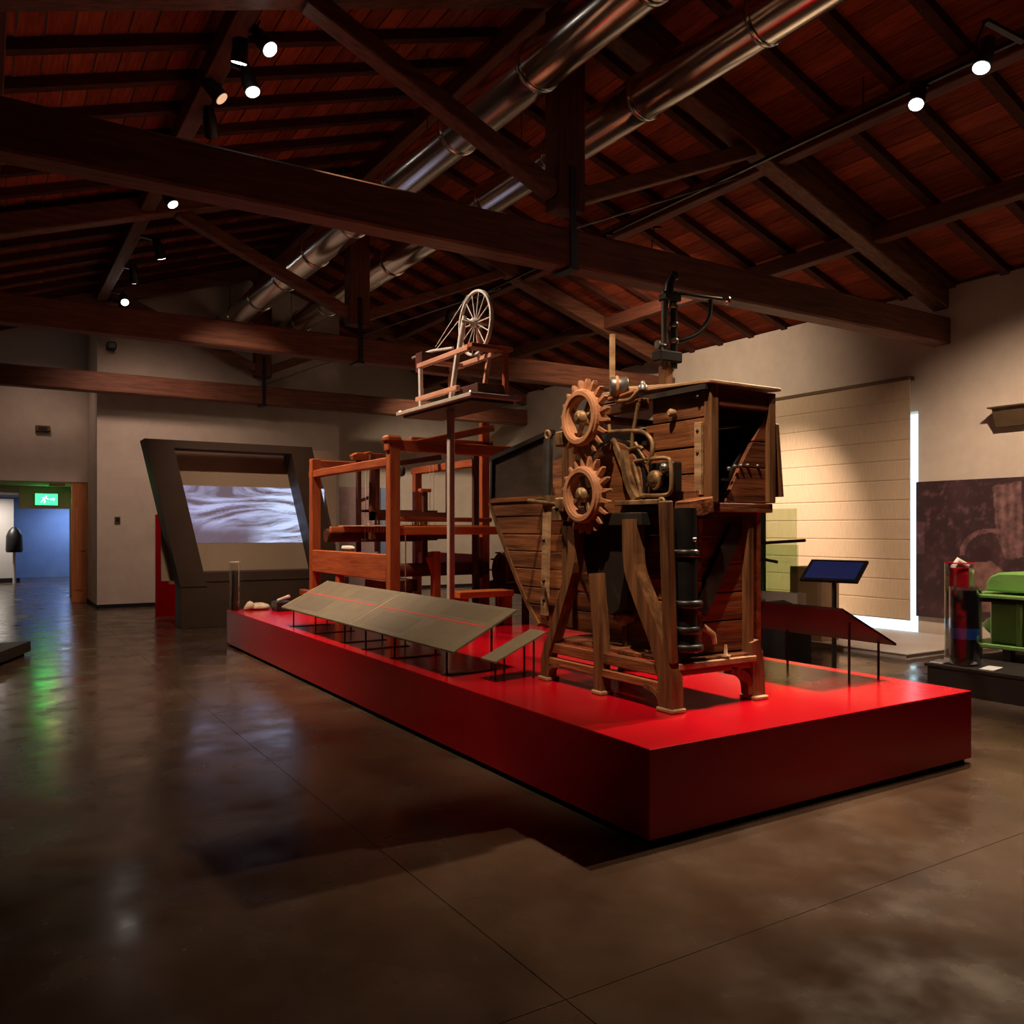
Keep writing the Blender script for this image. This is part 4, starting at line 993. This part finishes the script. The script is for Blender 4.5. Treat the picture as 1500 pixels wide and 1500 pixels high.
tag(part('wall_blue', bx(-4.2, 1.0, 27.0, 27.2, 0, DZ), 'blue_wall'), 'blue-lit end wall of the room beyond', kind='structure')
ex = thing('exit_sign', (-1.47, LB-.06, 2.03), 'glowing green exit sign above the far doorway', 'exit sign')
part('case', bx(-1.70, -1.24, LB-.06, LB, 2.03, 2.30), 'green_edge', ex)
part('lit_face', bx(-1.69, -1.25, LB-.066, LB-.06, 2.04, 2.29), 'exit_green', ex)
# running figure and arrow of the sign
fig = MB()
fy0, fy1 = LB-.070, LB-.066
def fb(a, b, w): fig.bar((a[0], (fy0+fy1)/2, a[1]), (b[0], (fy0+fy1)/2, b[1]), w, .004, up=(0, 1, 0))
fb((-1.490, 2.210), (-1.530, 2.160), .035); fb((-1.530, 2.160), (-1.490, 2.120), .02); fb((-1.490, 2.120), (-1.520, 2.085), .018); fb((-1.530, 2.160), (-1.580, 2.100), .018)
fb((-1.490, 2.205), (-1.430, 2.170), .015); fb((-1.500, 2.210), (-1.550, 2.195), .015)
fig.lathe((-1.475, fy0, 2.235), (0, 1, 0), [(0, .016), (.004, .016)], 10)
fb((-1.400, 2.170), (-1.320, 2.170), .02); fig.prism([(-1.340, 2.205), (-1.300, 2.170), (-1.340, 2.135)], 'v', fy0, fy1)
part('pictogram', fig, 'exit_white', ex)
pn = thing('lit_panel', (-2.6, 24.6, 0), 'bright white exhibition panel beyond the doorway at the left picture edge', 'panel')
part('panel', bx(-3.4, -1.95, 24.6, 24.66, .12, 2.35), 'white_plastic', pn)
part('panel_foot', bx(-3.4, -1.80, 24.5, 24.75, 0, .12), 'black_iron', pn)
ob = thing('hooded_exhibit', (-1.95, 24.0, 0), 'black rounded exhibit in front of the bright panel beyond the doorway', 'exhibit')
part('hood', MB().lathe((-1.95, 24.0, .86), (0, 0, 1), [(0, .19), (.05, .21), (.45, .20), (.6, .14), (.70, .05)], 18), 'black_iron', ob)
part('stand', MB().tube([(-1.95, 24.0, 0), (-1.95, 24.0, .87)], .04, 8), 'white_plastic', ob)
# lamps of the room beyond (ceiling luminaires)
def room_lamp(name, loc, col, watts, label, size=.6):
    t = thing(name, loc, label, 'ceiling lamp')
    part('housing', bx(loc[0]-size/2, loc[0]+size/2, loc[1]-.06, loc[1]+.06, loc[2]+.01, loc[2]+.06), 'white_plastic', t)
    ld = bpy.data.lights.new('room_bulb', 'AREA'); ld.energy = watts; ld.color = col; ld.size = size; ld.shape = 'RECTANGLE'; ld.size_y = .1
    lo = bpy.data.objects.new('bulb', ld); COL.objects.link(lo); lo.parent = t
room_lamp('lobby_lamp', (-.3, 26.0, 2.39), (.50, .64, 1.0), 46, 'blue ceiling lamp in the room beyond, hidden by the lintel')
room_lamp('lobby_lamp', (-2.6, 23.6, 2.39), (1.0, .90, .80), 45, 'white ceiling lamp lighting the bright panel beyond')
room_lamp('lobby_lamp', (-1.35, 17.1, 2.39), (1.0, .55, .28), 7, 'warm ceiling lamp in the lobby just inside the doorway', .3)

# dark plinth corner at the left picture edge
t = thing('low_platform', (-3.2, 6.9, 0), 'corner of a low dark platform at the left picture edge', 'platform')
part('deck', MB().prism([(-4.15, 5.6), (-2.62, 7.4), (-2.18, 8.6), (-4.15, 8.6)], 'z', .04, .16), 'plinth_dark', t)
part('base', MB().prism([(-4.1, 5.75), (-2.68, 7.45), (-2.25, 8.5), (-4.1, 8.5)], 'z', 0, .04), 'black_gap', t)
